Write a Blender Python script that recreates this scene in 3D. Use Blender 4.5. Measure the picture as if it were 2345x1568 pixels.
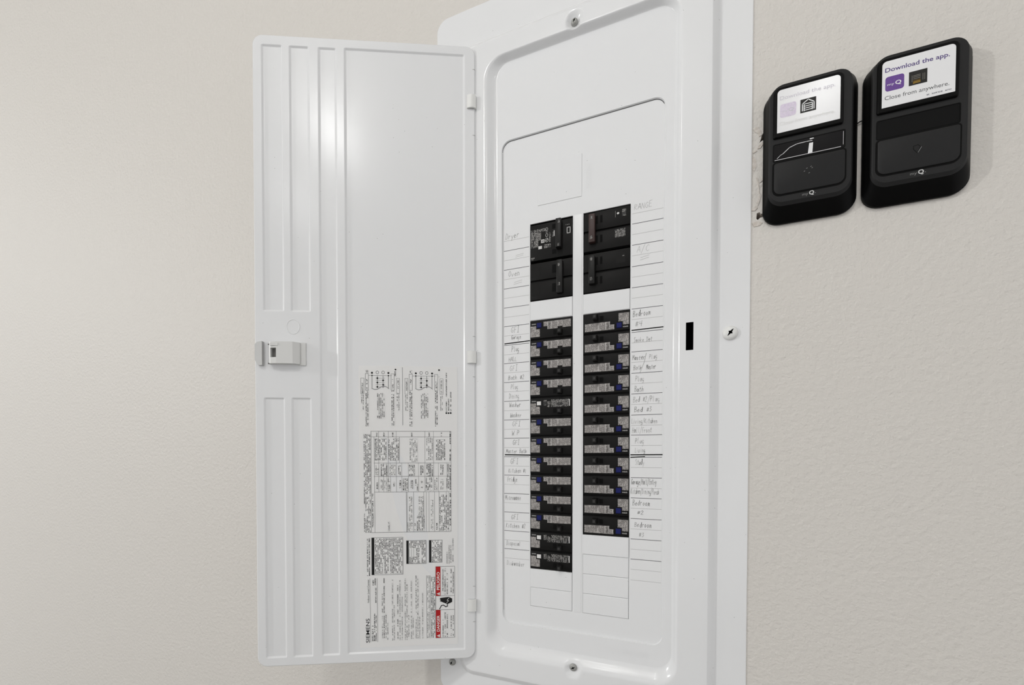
import bpy, bmesh, math, random
from mathutils import Vector, Matrix

# ------------------------------------------------------------------ scene reset
for o in list(bpy.data.objects):
    bpy.data.objects.remove(o, do_unlink=True)
scene = bpy.context.scene
COL = scene.collection
I = 0.0254            # everything is laid out in inches on the wall and converted to metres
Z0 = 1.55             # height (m) of the top edge of the first single breaker row
Y_WALL, Y_FLANGE, Y_RIM, Y_LEVEL = -0.10, -0.16, -0.43, -0.085
rnd = random.Random(7)


def W(x, y, z):
    return Vector((x * I, y * I, Z0 + z * I))


# ------------------------------------------------------------------ camera
cam_data = bpy.data.cameras.new('camera')
cam = bpy.data.objects.new('camera', cam_data)
COL.objects.link(cam)
rt = Vector((0.93348127, 0.3586228, -0.00155508))
up = Vector((-0.00665924, 0.02166888, 0.99974302))
fw = Vector((-0.35856433, 0.93323103, -0.02261565))
m = Matrix((rt, up, -fw)).transposed().to_4x4()
m.translation = W(6.94304, -20.76099, -6.83976)
cam.matrix_world = m
cam_data.sensor_fit = 'HORIZONTAL'
cam_data.sensor_width = 36.0
cam_data.lens = 36.0 * 950.0 / 2345.0
cam_data.shift_y = (1056.33 - 784.0) / 2345.0
cam_data.clip_start = 0.01
cam_data.clip_end = 50
scene.camera = cam

# ------------------------------------------------------------------ world, lamps, exposure
world = bpy.data.worlds.new('world')
scene.world = world
world.use_nodes = True
world.node_tree.nodes['Background'].inputs[0].default_value = (1.0, 1.0, 1.0, 1)
world.node_tree.nodes['Background'].inputs[1].default_value = 0.75


def lamp(name, loc, power, radius, color):
    d = bpy.data.lights.new(name, 'POINT')
    d.energy = power
    d.shadow_soft_size = radius
    d.color = color
    o = bpy.data.objects.new(name, d)
    o.location = loc
    COL.objects.link(o)
    return o


lamp('ceiling_bulb_near', W(-5, -53, 45), 10.5, 0.06, (1.0, 0.995, 0.985))
lamp('ceiling_bulb_right', W(27, -53, 45), 3.0, 0.05, (1.0, 0.995, 0.985))
lamp('ceiling_bulb_next', W(-9, -76, 45), 4, 0.03, (1.0, 0.995, 0.985))
lamp('ceiling_bulb_far', W(-165, -115, 45), 235, 0.06, (1.0, 1.0, 0.98))
vs = scene.view_settings
vs.view_transform = 'Standard'
vs.look = 'None'
vs.gamma = 1.0
vs.use_curve_mapping = False
vs.exposure = 0.09

# ------------------------------------------------------------------ materials
MATS = {}


def mat(name, color, rough=0.5, spec=0.5, metal=0.0, bump=None, speck=None, coat=0.0, vary=None):
    mt = bpy.data.materials.new(name)
    mt.use_nodes = True
    nt = mt.node_tree
    b = nt.nodes['Principled BSDF']
    b.inputs['Base Color'].default_value = (*color, 1)
    b.inputs['Roughness'].default_value = rough
    b.inputs['Specular IOR Level'].default_value = spec
    b.inputs['Metallic'].default_value = metal
    b.inputs['Coat Weight'].default_value = coat
    tc = nt.nodes.new('ShaderNodeTexCoord')
    if vary:
        n = nt.nodes.new('ShaderNodeTexNoise')
        n.inputs['Scale'].default_value = vary[0]
        n.inputs['Detail'].default_value = 4
        nt.links.new(tc.outputs['Object'], n.inputs['Vector'])
        mx = nt.nodes.new('ShaderNodeMix')
        mx.data_type = 'RGBA'
        mx.inputs['A'].default_value = (*color, 1)
        mx.inputs['B'].default_value = (*vary[1], 1)
        rmp = nt.nodes.new('ShaderNodeMapRange')
        rmp.inputs['From Min'].default_value = 0.35
        rmp.inputs['From Max'].default_value = 0.65
        nt.links.new(n.outputs['Fac'], rmp.inputs['Value'])
        nt.links.new(rmp.outputs['Result'], mx.inputs['Factor'])
        nt.links.new(mx.outputs['Result'], b.inputs['Base Color'])
    if speck:   # sparse tiny grime dots
        v = nt.nodes.new('ShaderNodeTexVoronoi')
        v.inputs['Scale'].default_value = speck[0]
        nt.links.new(tc.outputs['Object'], v.inputs['Vector'])
        lt = nt.nodes.new('ShaderNodeMath')
        lt.operation = 'LESS_THAN'
        lt.inputs[1].default_value = speck[1]
        nt.links.new(v.outputs['Distance'], lt.inputs[0])
        sx = nt.nodes.new('ShaderNodeSeparateColor')
        nt.links.new(v.outputs['Color'], sx.inputs[0])
        gt = nt.nodes.new('ShaderNodeMath')
        gt.operation = 'GREATER_THAN'
        gt.inputs[1].default_value = speck[2]
        nt.links.new(sx.outputs[0], gt.inputs[0])
        ml = nt.nodes.new('ShaderNodeMath')
        ml.operation = 'MULTIPLY'
        nt.links.new(lt.outputs[0], ml.inputs[0])
        nt.links.new(gt.outputs[0], ml.inputs[1])
        mx = nt.nodes.new('ShaderNodeMix')
        mx.data_type = 'RGBA'
        mx.inputs['A'].default_value = (*color, 1)
        mx.inputs['B'].default_value = (color[0] * .45, color[1] * .45, color[2] * .42, 1)
        nt.links.new(ml.outputs[0], mx.inputs['Factor'])
        nt.links.new(mx.outputs['Result'], b.inputs['Base Color'])
    if bump:
        hs = None
        for sc, amt in bump:
            n = nt.nodes.new('ShaderNodeTexNoise')
            n.inputs['Scale'].default_value = sc
            n.inputs['Detail'].default_value = 3
            nt.links.new(tc.outputs['Object'], n.inputs['Vector'])
            k = nt.nodes.new('ShaderNodeMath')
            k.operation = 'MULTIPLY'
            k.inputs[1].default_value = amt
            nt.links.new(n.outputs['Fac'], k.inputs[0])
            if hs is None:
                hs = k
            else:
                ad = nt.nodes.new('ShaderNodeMath')
                ad.operation = 'ADD'
                nt.links.new(hs.outputs[0], ad.inputs[0])
                nt.links.new(k.outputs[0], ad.inputs[1])
                hs = ad
        bp = nt.nodes.new('ShaderNodeBump')
        bp.inputs['Strength'].default_value = 1.0
        bp.inputs['Distance'].default_value = 1.0
        nt.links.new(hs.outputs[0], bp.inputs['Height'])
        nt.links.new(bp.outputs['Normal'], b.inputs['Normal'])
    MATS[name] = mt
    return mt


def microprint(name, paper, ink, cover=0.55, seed=0.0, rough=0.55):
    """tiny unreadable print: u counts characters along a line, v counts lines"""
    mt = bpy.data.materials.new(name)
    mt.use_nodes = True
    nt = mt.node_tree
    b = nt.nodes['Principled BSDF']
    b.inputs['Roughness'].default_value = rough
    uv = nt.nodes.new('ShaderNodeUVMap')
    sep = nt.nodes.new('ShaderNodeSeparateXYZ')
    nt.links.new(uv.outputs[0], sep.inputs[0])

    def mth(op, a, bb=None):
        n = nt.nodes.new('ShaderNodeMath')
        n.operation = op
        for i, s in enumerate((a, bb)):
            if s is None:
                continue
            if isinstance(s, (int, float)):
                n.inputs[i].default_value = s
            else:
                nt.links.new(s, n.inputs[i])
        return n.outputs[0]

    def white(x, y, z):
        c = nt.nodes.new('ShaderNodeCombineXYZ')
        for i, s in enumerate((x, y, z)):
            if isinstance(s, (int, float)):
                c.inputs[i].default_value = s
            else:
                nt.links.new(s, c.inputs[i])
        w = nt.nodes.new('ShaderNodeTexWhiteNoise')
        w.noise_dimensions = '3D'
        nt.links.new(c.outputs[0], w.inputs['Vector'])
        return w.outputs['Value']

    u, v = sep.outputs[0], sep.outputs[1]
    row = mth('FLOOR', v)
    fv = mth('FRACT', v)
    inline = mth('MULTIPLY', mth('GREATER_THAN', fv, 0.14), mth('LESS_THAN', fv, 0.86))
    word = mth('GREATER_THAN', white(mth('FLOOR', mth('MULTIPLY', u, 0.36)), row, seed + 3.7), 0.16)
    gap = mth('GREATER_THAN', white(mth('FLOOR', u), row, seed + 9.1), 0.10)
    g = mth('LESS_THAN', white(mth('FLOOR', mth('MULTIPLY', u, 3)), mth('FLOOR', mth('MULTIPLY', v, 5)), seed), cover)
    f = mth('MULTIPLY', mth('MULTIPLY', inline, word), mth('MULTIPLY', gap, g))
    mx = nt.nodes.new('ShaderNodeMix')
    mx.data_type = 'RGBA'
    mx.inputs['A'].default_value = (*paper, 1)
    mx.inputs['B'].default_value = (*ink, 1)
    nt.links.new(f, mx.inputs['Factor'])
    nt.links.new(mx.outputs['Result'], b.inputs['Base Color'])
    MATS[name] = mt
    return mt


mat('wall_paint', (0.66, 0.632, 0.595), 0.55, 0.35, bump=[(170, 0.0013), (420, 0.00045)])
mat('floor_concrete', (0.36, 0.35, 0.33), 0.8, 0.3, vary=(4, (0.28, 0.27, 0.26)))
mat('ceiling_paint', (0.75, 0.74, 0.71), 0.7, 0.3, bump=[(120, 0.001)])
mat('plaster', (0.68, 0.64, 0.60), 0.9, 0.2, bump=[(400, 0.0008)], vary=(260, (0.58, 0.53, 0.48)))
mat('white_enamel', (0.77, 0.775, 0.785), 0.17, 0.5, speck=(190, 0.075, 0.93), bump=[(70, 0.00004)])
mat('field_enamel', (0.77, 0.775, 0.785), 0.55, 0.25, speck=(190, 0.075, 0.93))
mat('door_enamel', (0.77, 0.775, 0.785), 0.21, 0.22, speck=(150, 0.06, 0.93), bump=[(55, 0.00006)])
mat('white_plastic', (0.76, 0.76, 0.745), 0.4, 0.5)
mat('latch_white', (0.67, 0.67, 0.66), 0.45, 0.4)
mat('latch_plastic', (0.47, 0.47, 0.465), 0.5, 0.4)
mat('paper', (0.785, 0.78, 0.775), 0.5, 0.3)
mat('directory_paper', (0.775, 0.778, 0.785), 0.55, 0.25)
mat('screw_zinc', (0.36, 0.36, 0.345), 0.5, 0.4, metal=0.4)
mat('dark_void', (0.004, 0.004, 0.004), 0.9, 0.05)
mat('breaker_black', (0.0065, 0.0062, 0.006), 0.5, 0.15, bump=[(900, 0.00003)])
mat('breaker_pit', (0.004, 0.004, 0.004), 0.7, 0.1)
mat('handle_black', (0.009, 0.0086, 0.0083), 0.42, 0.22)
mat('handle_brown', (0.040, 0.020, 0.018), 0.45, 0.4)
mat('button_blue', (0.007, 0.011, 0.10), 0.5, 0.2)
mat('button_white', (0.72, 0.71, 0.70), 0.5, 0.4)
mat('ink_black', (0.012, 0.012, 0.012), 0.6, 0.2)
mat('ink_line', (0.14, 0.14, 0.145), 0.6, 0.2)
mat('ink_faint', (0.44, 0.44, 0.44), 0.6, 0.2)
mat('pencil', (0.40, 0.40, 0.40), 0.6, 0.2)
mat('pencil_faint', (0.53, 0.53, 0.53), 0.6, 0.2)
mat('seam_dark', (0.11, 0.11, 0.11), 0.7, 0.1)
mat('print_white', (0.62, 0.61, 0.60), 0.6, 0.2)
mat('print_grey', (0.16, 0.155, 0.15), 0.6, 0.2)
mat('handle_print', (0.04, 0.039, 0.038), 0.6, 0.2)
mat('label_red', (0.42, 0.010, 0.012), 0.5, 0.3)
microprint('sheet_print', (0.785, 0.78, 0.775), (0.10, 0.10, 0.10), 0.50, 0.0)
microprint('sheet_print_dense', (0.785, 0.78, 0.775), (0.065, 0.065, 0.065), 0.66, 5.0)
microprint('breaker_label', (0.36, 0.338, 0.325), (0.05, 0.046, 0.044), 0.55, 2.0)
microprint('breaker_label_plain', (0.48, 0.46, 0.44), (0.12, 0.115, 0.11), 0.40, 4.0)
microprint('breaker_ink', (0.014, 0.0135, 0.0132), (0.40, 0.385, 0.37), 0.42, 8.0)
microprint('device_ink', (0.80, 0.80, 0.81), (0.10, 0.10, 0.13), 0.6, 8.0)
mat('device_black', (0.013, 0.013, 0.0135), 0.55, 0.25, bump=[(1500, 0.00003)])
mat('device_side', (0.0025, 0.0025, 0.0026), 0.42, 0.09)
mat('device_gloss', (0.006, 0.0055, 0.0065), 0.10, 0.22)
mat('device_matte', (0.004, 0.004, 0.0042), 0.5, 0.1)
mat('film', (0.010, 0.010, 0.012), 0.06, 0.6)
mat('film_glint', (0.55, 0.54, 0.56), 0.25, 0.5)  # pale colour for the painted reflections on the left window film
mat('device_label', (0.80, 0.80, 0.81), 0.35, 0.4)
mat('device_label_film', (0.78, 0.78, 0.79), 0.2, 0.6)
mat('print_violet', (0.10, 0.065, 0.22), 0.5, 0.3)
mat('app_purple', (0.115, 0.045, 0.26), 0.4, 0.4, vary=(900, (0.15, 0.065, 0.30)))
mat('app_purple_glare', (0.66, 0.58, 0.72), 0.4, 0.4, vary=(700, (0.72, 0.66, 0.76)))  # badge purple with the left sticker's glare painted in
mat('print_glare', (0.62, 0.60, 0.66), 0.5, 0.3)  # left sticker print, lightened to stand for glare on its film
mat('print_glare_grey', (0.70, 0.70, 0.69), 0.5, 0.3)  # same painted glare for the lower line of print
mat('icon_black', (0.012, 0.011, 0.010), 0.4, 0.3)
mat('icon_gold', (0.42, 0.25, 0.02), 0.4, 0.3)
mat('icon_gold_dark', (0.13, 0.075, 0.008), 0.4, 0.3)
mat('icon_grey', (0.16, 0.15, 0.13), 0.4, 0.3)
mat('logo_white', (0.55, 0.55, 0.55), 0.45, 0.3)
mat('logo_grey', (0.20, 0.20, 0.20), 0.45, 0.3)
mat('cable_black', (0.012, 0.012, 0.012), 0.5, 0.4)
mat('stud_wood', (0.10, 0.075, 0.05), 0.8, 0.2)

# ------------------------------------------------------------------ helpers


def props(o, label=None, cat=None, group=None, kind=None):
    if label:
        o['label'] = label
    if cat:
        o['category'] = cat
    if group:
        o['group'] = group
    if kind:
        o['kind'] = kind
    return o


def empty(name, loc):
    o = bpy.data.objects.new(name, None)
    o.empty_display_size = 0.02
    o.location = loc
    COL.objects.link(o)
    return o


def finish(bm, name, mats, angle=32, smooth=True):
    bmesh.ops.recalc_face_normals(bm, faces=bm.faces)
    me = bpy.data.meshes.new(name)
    bm.to_mesh(me)
    bm.free()
    for k in (mats if isinstance(mats, (list, tuple)) else [mats]):
        me.materials.append(MATS[k])
    if smooth:
        me.shade_smooth()
        me.set_sharp_from_angle(angle=math.radians(angle))
    return me


def put(name, bm, mats, parent=None, root=None, origin=None, angle=32, weighted=False, label=None):
    """bm is in wall inches. root = world location the hierarchy hangs from; origin for top-level meshes."""
    base = root if root is not None else (origin if origin is not None else Vector((0, 0, 0)))
    for v in bm.verts:
        v.co = W(*v.co) - base
    me = finish(bm, name, mats, angle)
    o = bpy.data.objects.new(name, me)
    COL.objects.link(o)
    if parent is not None:
        o.parent = parent
    else:
        o.location = base
    if weighted:
        md = o.modifiers.new('weighted', 'WEIGHTED_NORMAL')
        md.keep_sharp = True
        md.weight = 100
    if label:
        o['label'] = label
    return o


def put_local(name, bm, mats, parent, angle=32, label=None):
    """bm is in inches in the parent's own frame"""
    for v in bm.verts:
        v.co = v.co * I
    me = finish(bm, name, mats, angle)
    o = bpy.data.objects.new(name, me)
    COL.objects.link(o)
    o.parent = parent
    if label:
        o['label'] = label
    return o


def copy_tree(o, parent=None):
    c = o.copy()
    COL.objects.link(c)
    c.parent = parent
    for ch in list(o.children):
        copy_tree(ch, c)
    return c


def face(bm, pts, mi=0):
    f = bm.faces.new([bm.verts.new(p) for p in pts])
    f.material_index = mi
    return f


def box(bm, x0, x1, y0, y1, z0, z1, mi=0, bev=0.0, seg=2):
    vs_ = [bm.verts.new((x, y, z)) for x in (x0, x1) for y in (y0, y1) for z in (z0, z1)]
    idx = [(0, 1, 3, 2), (4, 6, 7, 5), (0, 4, 5, 1), (2, 3, 7, 6), (0, 2, 6, 4), (1, 5, 7, 3)]
    fs = []
    for q in idx:
        f = bm.faces.new([vs_[i] for i in q])
        f.material_index = mi
        fs.append(f)
    if bev > 0:
        ed = list({e for f in fs for e in f.edges})
        bmesh.ops.bevel(bm, geom=ed, offset=bev, segments=seg, affect='EDGES', profile=0.5)
    return fs


def rrect(x0, x1, z0, z1, R, xs=(), zs=(), k=6, rt_=None, rb_=None):
    """rounded rectangle, counter-clockwise seen from the room (x right, z up)"""
    Rt = R if rt_ is None else rt_
    Rb = R if rb_ is None else rb_
    pts = []
    pts += [(x0 + Rb, z0)] + [(x, z0) for x in xs] + [(x1 - Rb, z0)]
    pts += [(x1 - Rb + Rb * math.sin(t), z0 + Rb - Rb * math.cos(t)) for t in [math.pi / 2 * i / k for i in range(1, k)]]
    pts += [(x1, z0 + Rb)] + [(x1, z) for z in zs] + [(x1, z1 - Rt)]
    pts += [(x1 - Rt + Rt * math.cos(t), z1 - Rt + Rt * math.sin(t)) for t in [math.pi / 2 * i / k for i in range(1, k)]]
    pts += [(x1 - Rt, z1)] + [(x, z1) for x in reversed(xs)] + [(x0 + Rt, z1)]
    pts += [(x0 + Rt - Rt * math.sin(t), z1 - Rt + Rt * math.cos(t)) for t in [math.pi / 2 * i / k for i in range(1, k)]]
    pts += [(x0, z1 - Rt)] + [(x0, z) for z in reversed(zs)] + [(x0, z0 + Rb)]
    pts += [(x0 + Rb - Rb * math.cos(t), z0 + Rb - Rb * math.sin(t)) for t in [math.pi / 2 * i / k for i in range(1, k)]]
    return pts


def ring(bm, pts, y):
    return [bm.verts.new((p[0], y, p[1])) for p in pts]


def bridge(bm, a, b, mi=0, skip=None):
    n = len(a)
    for i in range(n):
        j = (i + 1) % n
        if skip and skip(a[i].co, a[j].co, b[j].co, b[i].co):
            continue
        f = bm.faces.new((a[i], a[j], b[j], b[i]))
        f.material_index = mi


def slab(bm, pts, y0, y1, mi=0, bev=0.0):
    """extrude a 2D outline (x,z) from y0 (back) to y1 (front) with an optional front chamfer"""
    a = ring(bm, pts, y0)
    if bev:
        cx = sum(p[0] for p in pts) / len(pts)
        cz = sum(p[1] for p in pts) / len(pts)
        hx = max(abs(p[0] - cx) for p in pts)
        hz = max(abs(p[1] - cz) for p in pts)
        q = [(cx + (p[0] - cx) * (1 - bev / hx), cz + (p[1] - cz) * (1 - bev / hz)) for p in pts]
        b_ = ring(bm, pts, y1 + (bev if y1 < y0 else -bev))
        c = ring(bm, q, y1)
        bridge(bm, a, b_, mi)
        bridge(bm, b_, c, mi)
        top = c
    else:
        top = ring(bm, pts, y1)
        bridge(bm, a, top, mi)
    f = bm.faces.new(top)
    f.material_index = mi
    return f


def tube(bm, pts, r, n=8, mi=0):
    rings = []
    for i, p in enumerate(pts):
        p = Vector(p)
        d = (Vector(pts[min(i + 1, len(pts) - 1)]) - Vector(pts[max(i - 1, 0)])).normalized()
        s = d.cross(Vector((0, 0, 1)))
        if s.length < 1e-4:
            s = d.cross(Vector((1, 0, 0)))
        s.normalize()
        t = d.cross(s)
        rings.append([bm.verts.new(p + r * (math.cos(2 * math.pi * k / n) * s + math.sin(2 * math.pi * k / n) * t)) for k in range(n)])
    for a, b_ in zip(rings, rings[1:]):
        bridge(bm, a, b_, mi)
    for e in (rings[0], rings[-1]):
        bm.faces.new(e).material_index = mi


def ribbon(bm, pts, w, fn, mi=0):
    """thin flat stroke through 2D points; fn maps (u,v) to 3D"""
    for (x0, z0), (x1, z1) in zip(pts, pts[1:]):
        dx, dz = x1 - x0, z1 - z0
        L = math.hypot(dx, dz) or 1e-6
        nx, nz = -dz / L * w / 2, dx / L * w / 2
        ex, ez = dx / L * w * .3, dz / L * w * .3
        face(bm, [fn(x0 - ex - nx, z0 - ez - nz), fn(x1 + ex - nx, z1 + ez - nz),
                  fn(x1 + ex + nx, z1 + ez + nz), fn(x0 - ex + nx, z0 - ez + nz)], mi)


TEXT_CACHE = {}


def text_tris(s, bold=0.0):
    key = (s, bold)
    if key in TEXT_CACHE:
        return TEXT_CACHE[key]
    cu = bpy.data.curves.new('tmp_text', 'FONT')
    cu.body = s
    cu.size = 1.0
    cu.resolution_u = 3
    cu.offset = bold
    ob = bpy.data.objects.new('tmp_text', cu)
    COL.objects.link(ob)
    dg = bpy.context.evaluated_depsgraph_get()
    me = ob.evaluated_get(dg).to_mesh()
    vs_ = [(v.co.x, v.co.y) for v in me.vertices]
    fs = [tuple(p.vertices) for p in me.polygons]
    ob.evaluated_get(dg).to_mesh_clear()
    bpy.data.objects.remove(ob, do_unlink=True)
    bpy.data.curves.remove(cu)
    TEXT_CACHE[key] = (vs_, fs)
    return vs_, fs


def text(bm, s, fn, x0, width, height, mi=0, bold=0.0, cap=0.70):
    """print text: fn(u,v) with u along the line from x0; scaled to fit width and cap height"""
    vs_, fs = text_tris(s, bold)
    lo, hi = min(v[0] for v in vs_), max(v[0] for v in vs_)
    sx, sy = width / (hi - lo), height / cap
    vv = [bm.verts.new(fn(x0 + (v[0] - lo) * sx, v[1] * sy)) for v in vs_]
    for f in fs:
        try:
            bm.faces.new([vv[i] for i in f]).material_index = mi
        except ValueError:
            pass


# single-stroke handwriting, glyphs on a 1 x 1.5 box (x-height 0.9)
G = {
    'A': ['0,0 .5,1.5 .95,0', '.2,.55 .8,.55'], 'B': ['.1,0 .1,1.5 .7,1.45 .75,1 .1,.8 .8,.65 .85,.15 .1,0'],
    'C': ['.9,1.3 .5,1.5 .1,1 .1,.4 .5,0 .95,.2'], 'D': ['.1,0 .15,1.5 .7,1.3 .9,.8 .7,.15 .1,0'],
    'E': ['.85,1.5 .1,1.5 .1,0 .9,0', '.1,.8 .7,.8'], 'F': ['.9,1.5 .15,1.5 .1,0', '.1,.8 .7,.8'],
    'G': ['.9,1.25 .5,1.5 .1,1 .1,.4 .5,0 .85,.2 .85,.65 .5,.65'], 'H': ['.1,0 .1,1.5', '.85,0 .85,1.5', '.1,.75 .85,.75'],
    'I': ['.2,1.5 .8,1.5', '.5,1.5 .5,0', '.2,0 .8,0'], 'K': ['.1,0 .1,1.5', '.85,1.4 .1,.65 .9,0'],
    'L': ['.1,1.5 .1,0 .85,0'], 'M': ['.05,0 .15,1.5 .5,.6 .85,1.5 .95,0'], 'N': ['.1,0 .1,1.5 .85,0 .85,1.5'],
    'O': ['.5,1.5 .1,1 .1,.4 .5,0 .9,.4 .9,1 .5,1.5'], 'P': ['.1,0 .15,1.5 .75,1.4 .85,1 .6,.7 .1,.7'],
    'R': ['.1,0 .15,1.5 .75,1.4 .8,1 .15,.75 .9,0'], 'S': ['.85,1.35 .5,1.5 .15,1.2 .8,.5 .6,.05 .1,.15'],
    'W': ['.0,1.5 .25,0 .5,.9 .75,0 1,1.5'],
    'a': ['.75,.8 .4,.9 .1,.5 .35,.05 .75,.3 .78,.85 .85,0'], 'b': ['.1,1.5 .12,0 .6,.05 .8,.45 .5,.85 .12,.6'],
    'c': ['.8,.75 .4,.9 .1,.45 .4,0 .85,.2'], 'd': ['.75,.7 .4,.85 .1,.4 .4,0 .75,.25 .78,1.5 .8,0'],
    'e': ['.1,.45 .8,.55 .5,.9 .15,.55 .35,0 .85,.15'], 'f': ['.8,1.4 .5,1.4 .4,0', '.1,.85 .75,.85'],
    'g': ['.75,.8 .4,.9 .1,.45 .4,.05 .75,.35 .75,-.4 .4,-.6 .1,-.4'], 'h': ['.1,1.5 .1,0 .15,.6 .5,.85 .75,.6 .75,0'],
    'i': ['.4,.85 .4,0', '.4,1.2 .42,1.25'], 'k': ['.1,1.5 .1,0', '.7,.85 .15,.4 .75,0'], 'l': ['.4,1.5 .35,.1 .6,0'],
    'm': ['.05,0 .08,.85 .3,.85 .45,.1 .5,.8 .75,.8 .9,0'], 'n': ['.1,0 .12,.85 .5,.85 .75,.6 .78,0'],
    'o': ['.45,.9 .1,.5 .4,0 .8,.4 .45,.9'], 'p': ['.1,.85 .05,-.5', '.1,.7 .55,.9 .8,.5 .5,.05 .1,.2'],
    'r': ['.15,.85 .15,0', '.15,.55 .5,.9 .8,.75'], 's': ['.75,.8 .3,.85 .25,.55 .7,.35 .5,0 .1,.1'],
    't': ['.45,1.4 .4,.1 .75,.05', '.1,.95 .8,.95'], 'u': ['.1,.85 .15,.15 .5,0 .75,.3 .78,.85 .82,0'],
    'v': ['.1,.85 .4,0 .8,.9'], 'w': ['.05,.85 .25,0 .45,.7 .65,0 .95,.85'], 'y': ['.1,.85 .4,.2', '.8,.85 .3,-.6'],
    '#': ['.3,.1 .4,1.3', '.65,.1 .75,1.3', '.1,.45 .9,.5', '.12,.9 .95,.95'], '/': ['.0,-.4 .8,1.8'],
    '=': ['.1,.35 1.3,.6', '.1,.75 1.3,1.0'], '.': ['.3,0 .35,.05'],
    '1': ['.4,0 .4,1.4'], '2': ['.1,1.1 .4,1.45 .75,1.1 .1,.05 .85,.05'], '3': ['.1,1.4 .7,1.4 .4,.85 .8,.5 .5,0 .1,.1'],
    '4': ['.65,0 .65,1.5', '.1,1.4 .1,.7 .85,.7'], '0': ['.5,1.4 .1,1 .1,.4 .5,0 .85,.4 .85,1 .5,1.4'],
}


def handwrite(bm, s, x, z, width, h, mi=0, y=-0.008, slope=0.0, w=0.020):
    n = len(s)
    adv = width / max(n, 1)
    for i, ch in enumerate(s):
        if ch not in G:
            continue
        jx, jz, js = rnd.uniform(-.06, .06) * adv, rnd.uniform(-.05, .05) * h, rnd.uniform(.88, 1.1)
        for st in G[ch]:
            pts = [tuple(map(float, p.split(','))) for p in st.split()]
            P = [(x + i * adv + jx + (px + .14 * pz) * adv * .86, z + jz + pz / 1.5 * h * js + slope * (i * adv)) for px, pz in pts]
            ribbon(bm, P, w * rnd.uniform(.8, 1.2), lambda u, v: (u, y - 0.0002 * (i % 3), v), mi)


# ------------------------------------------------------------------ the setting
CEIL_Z = 52.0
FLOOR_Z = -Z0 / I
bm = bmesh.new()
outer = [(-115, FLOOR_Z), (95, FLOOR_Z), (95, CEIL_Z), (-115, CEIL_Z)]
# rough opening cut for the flush panel; the drywall is broken out beyond the trim beside the left control
hole = [(-4.5, -19.6), (9.3, -19.6), (9.3, 16.2), (-4.5, 16.2)]
breaks = [[(10.37, 6.36), (10.47, 6.44), (10.62, 6.42), (10.62, 6.74), (10.52, 6.76), (10.45, 6.66), (10.43, 6.52)],
          [(10.29, 3.18), (10.34, 3.12), (10.44, 3.20), (10.62, 3.21), (10.62, 3.34), (10.46, 3.36), (10.41, 3.43), (10.30, 3.41)]]
lo = [bm.verts.new((x, Y_WALL, z)) for x, z in outer]
lhs = [[bm.verts.new((x, Y_WALL, z)) for x, z in h] for h in [hole] + breaks]
ed = []
for L in [lo] + lhs:
    for i in range(len(L)):
        ed.append(bm.edges.new((L[i], L[(i + 1) % len(L)])))
bmesh.ops.triangle_fill(bm, use_beauty=True, use_dissolve=False, edges=ed, normal=(0, -1, 0))
for lh in lhs:
    bridge(bm, lh, [bm.verts.new((v.co.x, Y_WALL + 0.5, v.co.z)) for v in lh], 1)
wall = put('wall_front', bm, ['wall_paint', 'plaster'], origin=W(0, Y_WALL, FLOOR_Z))
props(wall, 'beige orange-peel textured drywall around the electrical panel', 'wall', kind='structure')
# framing behind the break so that the gap is dark and closed
bm = bmesh.new()
box(bm, 9.35, 11.4, 0.45, 2.0, -22, 18)
put('wall_stud', bm, ['stud_wood'], parent=wall, root=W(0, Y_WALL, FLOOR_Z))
# loose flakes of torn paper and plaster along the break
for pts, dy in ([[(10.12, 7.0), (10.30, 7.06), (10.42, 6.84), (10.44, 6.66), (10.36, 6.62), (10.31, 6.78), (10.2, 6.84)], .035],
                [[(10.32, 6.22), (10.50, 6.36), (10.52, 6.28), (10.40, 6.12), (10.30, 6.12)], .05],
                [[(10.12, 6.02), (10.24, 6.10), (10.28, 6.04), (10.14, 5.96)], .04],
                [[(10.26, 4.92), (10.31, 4.72), (10.36, 4.44), (10.39, 4.30), (10.36, 4.62), (10.32, 4.86)], .05],
                [[(10.38, 4.72), (10.50, 4.84), (10.52, 4.76), (10.40, 4.66)], .045],
                [[(10.36, 4.34), (10.45, 4.1), (10.40, 3.9), (10.33, 3.7), (10.29, 3.84), (10.36, 4.02)], .04],
                [[(10.11, 3.62), (10.27, 3.72), (10.33, 3.62), (10.22, 3.52), (10.11, 3.54)], .05],
                [[(10.12, 3.02), (10.32, 3.06), (10.52, 2.96), (10.42, 2.86), (10.2, 2.84)], .045],
                [[(10.11, 5.9), (10.24, 5.7), (10.28, 5.4), (10.18, 5.2), (10.11, 5.3)], .02]):
    bm = bmesh.new()
    slab(bm, pts, Y_WALL + .02, Y_WALL - dy * .6, 0)
    put('plaster_flake', bm, ['plaster'], parent=wall, root=W(0, Y_WALL, FLOOR_Z), angle=20)

bm = bmesh.new()
box(bm, -115, 95, -160, 6, FLOOR_Z - 4, FLOOR_Z)
props(put('floor', bm, ['floor_concrete'], origin=W(0, 0, FLOOR_Z)), 'grey concrete floor below the wall', 'floor', kind='structure')
bm = bmesh.new()
box(bm, -115, 95, -160, 6, CEIL_Z, CEIL_Z + 4)
props(put('ceiling', bm, ['ceiling_paint'], origin=W(0, 0, CEIL_Z)), 'white painted ceiling above the wall', 'ceiling', kind='structure')

# ------------------------------------------------------------------ electrical panel: pressed steel cover
ROOT = W(2.35, Y_WALL, -20.5)
panel = empty('electrical_panel', ROOT)
props(panel, 'white flush-mounted electrical panel with open door and two breaker columns', 'electrical panel')

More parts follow.
